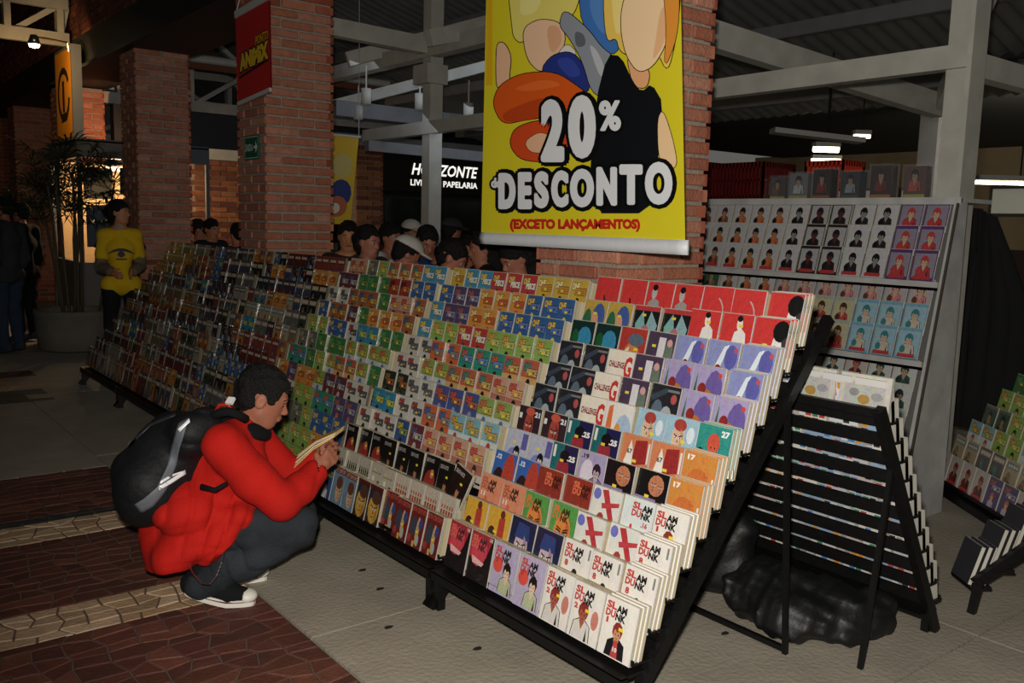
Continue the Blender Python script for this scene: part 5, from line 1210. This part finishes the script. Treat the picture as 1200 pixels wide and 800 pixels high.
    mb = MB(); prev = None
    for i in range(len(pts)-1):
        for k in range(7):
            p = pts[i].lerp(pts[i+1], k/7); q = pts[i].lerp(pts[i+1], (k+.8)/7); mb.bar(p, q, .006 if k % 2 else .0035, .0035 if k % 2 else .006)
    tag(obj('wallet_chain', mb, mat('steel_chain','c8c8c8',.25,1), t, False, -root), 'silver chain')
    return t, J, root
BOY, BJ, broot = boy()

# backpack on his back
bo = Vector(P(196,545,3.62)); bo.z = 0
s = SDF(A3(195,540,3.68)-.36, A3(195,540,3.68)+.36, .0065)
ctr = A3(196,541,3.66); ax1 = unit(A3(236,498,3.66)-A3(170,582,3.66)); ax3 = lft; ax2 = unit(np.cross(ax3, ax1))
AX = np.array([ax1, ax2, ax3])
s.ell(A3(190,548,3.66), V(.225,.155,.165), AX, .03); s.cap(A3(225,508,3.56), A3(225,506,3.76), .085, .085, .07); s.cap(A3(172,570,3.56), A3(172,567,3.76), .105, .105, .07)
s.cap(A3(240,494,3.58), A3(242,492,3.76), .05, .05, .06); s.cap(A3(150,548,3.6), A3(152,546,3.74), .06, .06, .05); s.cap(A3(194,590,3.58), A3(194,586,3.74), .055, .05, .05)
s.folds(.004, 22, 31); s.creases(.012, 24, 6, ax1)
bpk = link('backpack', s.mesh('backpack', mat('black_nylon','101114', .65, noise=(9,.7), bump=.5, bscale=30, spec=.3))); bpk.data.transform(Matrix.Translation(-bo)); bpk.location = bo
tag(bpk, 'black backpack with grey band and silver reflective strips on the crouching person', 'backpack')
bpy.context.view_layer.update()
bvh = BVHTree.FromObject(bpk, bpy.context.evaluated_depsgraph_get())
def patch(name, rows, m, off=.004):
    """a strip sewn on the pack: rows of pixel pairs projected on its surface"""
    mb = MB(); vs = []
    fine = []
    for i in range(len(rows)-1):
        for k in range(4): fine.append([rows[i][a]+(rows[i+1][a]-rows[i][a])*k/4 for a in range(4)])
    fine.append(list(rows[-1])); cols = 4; fs = []
    for x0, y0, x1, y1 in fine:
        for c in range(cols+1):
            d = ray(x0+(x1-x0)*c/cols, y0+(y1-y0)*c/cols).normalized(); hit = bvh.ray_cast(CAMP-bo, d)
            p = hit[0]+hit[1]*off if hit[0] is not None else (CAMP-bo+d*3.6); vs.append(p)
    for i in range(len(fine)-1):
        for c in range(cols): a = i*(cols+1)+c; fs.append((a,a+1,a+cols+2,a+cols+1))
    mb.add(vs, fs); o = obj(name, mb, m, bpk, True); mdf = o.modifiers.new('thick','SOLIDIFY'); mdf.thickness = .003; return o
GB_ = mat('grey_nylon','565a60',.6,bump=.2); RF = mat('reflective_strip','e8eaec',.25,.1)
patch('grey_band', [(210,496,222,490),(204,518,214,516),(196,545,206,545),(184,570,194,574),(168,584,180,592),(158,590,166,600)], GB_)
patch('reflective_strip', [(209,503,212,506),(216,497,217,500),(222,491,223,495)], RF, .007)
patch('reflective_strip', [(185,570,186,574),(200,561,200,566),(216,550,217,555)], RF, .007)
patch('reflective_strip', [(187,564,187,567),(200,556,200,559),(214,551,214,552)], RF, .007)
patch('zip', [(150,520,152,522),(175,496,177,499),(205,484,206,487)], mat('zip','2c2e32',.4))
mb = MB().tube([P(246,490,3.58),P(256,484,3.55),P(268,482,3.54),P(280,486,3.56),P(288,491,3.60)],.018,8)
tag(obj('shoulder_strap', mb, mat('black_fabric'), bpk, True, -bo), None)
obj('waist_strap', MB().tube([P(236,570,3.46),P(252,574,3.44),P(266,566,3.44)],[.012,.010,.008],8), mat('black_fabric'), bpk, True, -bo)
obj('carry_loop', MB().tube([P(252,482,3.68),P(258,474,3.67),P(268,474,3.66),P(272,484,3.66)],.008,8), mat('red_loop','b02018',.6), bpk, True, -bo)

# the comic in his hands
cm = thing('open_comic','open comic with fanned pages held in the crouching person\'s hands','comic',P(376,530,3.86))
o = Vector(cm.location); a0 = P(345,548,3.86); a1 = P(392,512,3.9); 
for i in range(6):
    e = Vector((0,0,1))*(.010*i); q = V(0,0,0); mb = MB()
    b0 = a0+e*.9+F_*.012*i; b1 = a1+e*.3+F_*.006*i; off = (F_*.10+U_*.02+R_*.02)
    n = (b1-b0).cross(off).normalized()*.003
    c = (b0+b1)/2+n*4
    vs = [b0-o, c-o, b1-o, b1+off-o, c+off-o, b0+off-o]; vs += [v+n for v in vs]
    mb.add(vs, [(0,1,4,5),(1,2,3,4),(11,10,7,6),(10,9,8,7),(0,6,7,1),(1,7,8,2),(2,8,9,3),(3,9,10,4),(4,10,11,5),(5,11,6,0)], ['c8a45a','b8925a','d8c8a8','8a6a3a','d0c8b8','c8a45a'][i]); obj('page' if i not in (0,5) else 'comic_cover', mb, PLAIN, cm)

# ------------------------------------------------------------------ woman in yellow, people at the left edge
YEL = cloth('yellow_shirt','c9a618')
g = P(142,330,9.0); yaw_r = math.atan2(-.62,.785)
gf = unit(np.array(P(150,330,8.0)-P(142,330,9.0))*V(1,1,0)); gy = math.atan2(gf[1], gf[0])
J = stand(g.x, g.y, gy, 1.70, head_dir=gy+1.05, arms='front')
for q in 'LR':
    for kx in ('sh','el'): J[kx+q] = J['chest']*.16*V(1,1,0)+J[kx+q]*V(.84,.84,1)
t, ch, J = person('woman in a yellow shirt with a dark eye print, hands joined, beside the planter', J, dict(top=YEL, legs=cloth('dark_trousers','14161c'), shoe=cloth('dark_shoe','1c1a18'), sleeve='short', loose=.016), res=.011, style='bun', skin=SKIN2, fold=.0015)
for q in 'LR':
    s = SDF(np.minimum(J['el'+q], J['wr'+q])-.25, np.maximum(J['el'+q], J['wr'+q])+.25, .011); s.chain([J['sh'+q]*.35+J['el'+q]*.65, J['el'+q], J['wr'+q]*.85+J['el'+q]*.15], [.062,.055,.045], .015); s.folds(.004, 60, 3); ch('sleeve', s, cloth('grey_sleeve','6c6252'))
    l = MB(); 
s = SDF(J['neck']-.2, J['neck']+.2, .01); s.cap(J['neck']-V(0,0,.02), J['neck']+V(0,0,.02), .072, .066, .01); ch('collar', s, cloth('pale_collar','8c8880'))
tb = BVHTree.FromObject(t.children[1], bpy.context.evaluated_depsgraph_get()) if False else None
fx = V(math.cos(gy), math.sin(gy), 0); lx = V(-fx[1], fx[0], 0); cz = V(g.x, g.y, 1.19)+fx*.165
def pr(u, v, k): return tuple(cz+lx*u+V(0,0,v)+fx*(.004*k-.10*abs(u)**1.2-.0*v)-V(*t.location))
mb = MB(); a = Art(mb, pr)
for i in range(8):
    u0, u1 = -.12+i*.03, -.09+i*.03; f1 = lambda u: .035*(1-(u/.13)**2)
    a.poly([(u0,f1(u0)*1.0),(u1,f1(u1)*1.0),(u1,f1(u1)*1.0+.03*(1-(u1/.14)**2)),(u0,f1(u0)*1.0+.03*(1-(u0/.14)**2))],'14141a'); a.k -= 1
a.ell(.0,.005,.035,.03,'14141a'); a.rect(-.05,-.05,.05,-.035,'26262c')
obj('shirt_print', mb, PLAIN, t)
for q, s_ in (('L',1),('R',-1)):
    pts = [J['neck']+lx*s_*.06+V(0,0,.02)-V(0,0,.03), J['sh'+q]+V(0,0,.065), J['sh'+q]*.6+J['el'+q]*.4+lx*s_*.075]
    obj('shoulder_stripe', MB().tube(pts,.012,6), cloth('dark_trim','16161a'), t, True, -Vector(t.location))

def left_person(px, d, yaw, label, top, legs, h, **k):
    g = P(px, 300, d); return person(label, stand(g.x, g.y, yaw, h), dict(top=top, legs=legs, shoe=cloth('grey_shoe','3c3c40'), loose=.03), res=.013, **k)
left_person(8, 9.9, 2.3, 'person in blue jeans with a grey sweater round the shoulders at the left edge', cloth('grey_sweater','34363a'), cloth('blue_jeans','2c3a4c'), 1.72)
left_person(27, 10.9, 2.2, 'person in black standing behind the one in blue jeans', cloth('black_top','0e0e10'), cloth('black_trousers','121214'), 1.66)

# the crowd behind the racks: (px, py of the head, distance, facing, hair, top, height)
crowd = [
 (408,276,7.4,'long','2c2320','in dark clothes beside the second brick pillar',-.9,1),
 (430,282,6.8,'bun','3a2c2c','with tied hair looking right, behind the racks',-.15,0),
 (456,277,7.9,'short','b4b6b8','in a white top with a dark strap, looking right',-.1,0),
 (481,272,9.0,'short','6a6c70','wearing a white cap, behind the middle racks',-.8,0),
 (499,280,7.1,'short','1c2c50','in a blue top bending over the racks',-.7,0),
 (524,300,6.0,'short','22406c','with black hair seen closest behind the racks, head lowered',.3,0),
 (528,271,8.6,'short','2a2a2e','in a grey cap farthest back in the crowd',1.2,0),
 (547,300,7.1,'short','4c7a3c','in a green shirt left of the banner',-1.1,0),
 (568,290,6.5,'long','161618','in black looking left beside the banner',3.9,0),
 (609,299,5.65,'long','2c1414','with long black hair looking down, next to the nearest brick pillar',-2.1,0),
 (590,280,7.4,'short','5c1414','in dark red partly behind the banner',2.9,0),
 (231,268,11.0,'short','b08a1c','in a yellow top, far behind the racks at left',.3,0),
 (247,268,10.4,'short','1c1c20','looking right, far behind the racks at left',-.6,1),
 (280,274,9.6,'short','0c0c0e','in black just left of the second brick pillar',2.4,1),
 (471,301,6.5,'short','121214','with lowered head in black, in front of the white capped one',.8,0)]
for i, (px, py, d, st, tc, lb, a, sk) in enumerate(crowd):
    hd = P(px, py, d); h = hd.z/.945; yaw = math.atan2(-.62,.785)+a-(.45 if d < 9 else 0)
    dn_ = -1 if 'down' in lb or 'lowered' in lb or 'bending' in lb else 0
    h = max(1.45, min(1.85, h)); J = stand(hd.x, hd.y, yaw, h, tilt=.55 if dn_ else .15, arms='read' if d < 7 else None)
    t, ch, J = person('person '+lb, J, dict(top=cloth('top_'+tc, tc), legs=cloth('dark_trousers','14161c'), shoe=cloth('dark_shoe','1c1a18')), res=.0115, style=st, skin=[SKIN, SKIN2][sk])
    if 'white cap' in lb or 'grey cap' in lb:
        c = J['head']; f, l, u = head_axes(J['fwd'], J['up']); M = np.array([f, l, u]); s = SDF(c-.25, c+.25, .011); s.ell(c+u*.045-f*.01, V(.118,.098,.09), M, .01); s.plane(c+u*.045, -u); s.ell(c+f*.12+u*.05, V(.075,.07,.012), M, .01); ch('cap', s, cloth('cap_'+lb[:9], 'b8b4ac' if 'white cap' in lb else '35353a'))
    if 'dark strap' in lb: obj('strap', MB().tube([J['shR']+V(0,0,.08), J['chest']+V(-.02,-.12,.06)],.015,6), cloth('black_fabric','0e0f11'), t, True, -Vector(t.location))

# ------------------------------------------------------------------ black bags under the nearest rack
s = SDF((2.80,1.62,-.03), (3.95,2.95,.62), .011)
s.ell((3.06,2.02,.10), (.22,.26,.13), None, .05); s.ell((3.18,1.86,.09),(.17,.20,.11),None,.05); s.folds(.016, 22, 5); s.folds(.008, 55, 6); s.plane((0,0,.004),(0,0,-1))
BAGM = mat('black_bag','0c0d0f',.55,noise=(8,.6),bump=.4,bscale=35)
tag(link('bag', s.mesh('bag', BAGM)), 'lumpy black bag lying on the floor under the nearest rack', 'bag')
s = SDF((2.70,2.1,-.03), (3.9,3.0,.75), .011)
s.ell((3.12,2.42,.20), (.16,.17,.24), None, .05); s.ell((3.1,2.45,.40),(.07,.08,.12),None,.05); s.folds(.016, 24, 9); s.plane((0,0,.004),(0,0,-1))
tag(link('bag', s.mesh('bag', BAGM)), 'upright black bag standing behind the lumpy one', 'bag')
for i in range(9):
    p = H(*[(520,622),(455,735),(850,742),(765,772),(560,760),(445,690),(1015,720),(470,650),(425,668)][i], 2, .001)
    mb = MB().add([(.016*math.cos(k*1.05+i)*(1+.5*(k % 2)), .012*math.sin(k*1.05+i), 0) for k in range(6)], [(0,1,2,3,4,5)], '2a2622'); mb.add([(.016*math.cos(k*1.05+i)*(1+.5*(k % 2)), .012*math.sin(k*1.05+i), .003) for k in range(6)], [(0,1,2,3,4,5)], '2a2622')
    tag(obj('litter_scrap', mb, PLAIN, None, False, p), 'small dark scrap on the concrete floor, '+['left below the middle rack','close to the bottom frame edge below the racks','under the open end of the nearest rack','left of the lumpy bag under the nearest rack','just in front of the nearest rack rail','before the leg between the nearest racks','beside the slatted rack leg','below the cream cards of the second rack','between the shoe and the second rack'][i], 'litter', 'dark scraps on the floor')

# ------------------------------------------------------------------ planter and palm
pc_ = Vector((2.46,11.42,0))
pt_ = thing('planter','round concrete planter at left holding the lady palm','planter',pc_)
obj('bowl', MB().lathe([(.34,.03),(.37,.0),(.40,.02),(.425,.20),(.435,.40),(.445,.42),(.445,.47),(.405,.47),(.40,.38)],n=48), mat('planter_concrete','6a665c',.9,noise=(6,.8),bump=.3), pt_, True)
obj('soil', MB().lathe([(.405,.40),(.2,.42),(0,.43)],n=32), mat('soil','1c1510',1,bump=1), pt_, True)
pl = thing('lady_palm','lady palm with thin stems and fan leaves growing in the round planter','plant',pc_+Vector((0,0,.4)))
LEAF = mat('palm_leaf','1c2c16',.5,noise=(4,.7)); rr = random.Random(21)
heads = []
for i in range(9):
    an = rr.uniform(0,6.28); ra = .05+.25*rr.random(); b = Vector((ra*math.cos(an), ra*math.sin(an), 0)); hgt = rr.uniform(1.15,1.75); tpt = b+Vector((rr.uniform(-.12,.12)+b.x*.5, rr.uniform(-.12,.12)+b.y*.5, hgt))
    pts = [b.lerp(tpt,k/5)+Vector((rr.uniform(-.012,.012),rr.uniform(-.012,.012),0)) for k in range(6)]
    obj('stem', MB().tube(pts,[.018,.016,.017,.015,.016,.012],7), mat('palm_stem','4a4030',.9,bump=.6,bscale=80), pl, True); heads.append((tpt, pts))
for i, (tpt, pts) in enumerate(heads):
    for k in range(8):
        an = k*2.4+i; el = rr.uniform(-.15,1.1); d = Vector((math.cos(an)*math.cos(el), math.sin(an)*math.cos(el), math.sin(el))); st = tpt-Vector((0,0,rr.uniform(0,.35))); hub = st+d*rr.uniform(.2,.42)
        mb = MB().tube([st, st.lerp(hub,.5)+Vector((0,0,.02)), hub], .004, 5); sd = d.cross(Vector((0,0,1))).normalized(); upv = sd.cross(d)
        nL = 9; L = rr.uniform(.30,.44)
        for q in range(nL):
            a = (q-(nL-1)/2)*.33; dd = (d*math.cos(a)+sd*math.sin(a)).normalized(); pp_ = dd.cross(upv).normalized()*.011
            m1 = hub+dd*L*.5+upv*.02; e = hub+dd*L*(1-.12*abs(a))-Vector((0,0,.05+.05*abs(a)))
            mb.add([hub-pp_*.3, hub+pp_*.3, m1+pp_, m1-pp_, e, m1+upv*.006], [(0,1,2,5),(0,5,3),(5,2,4),(3,5,4)])
        obj('frond', mb, LEAF, pl)
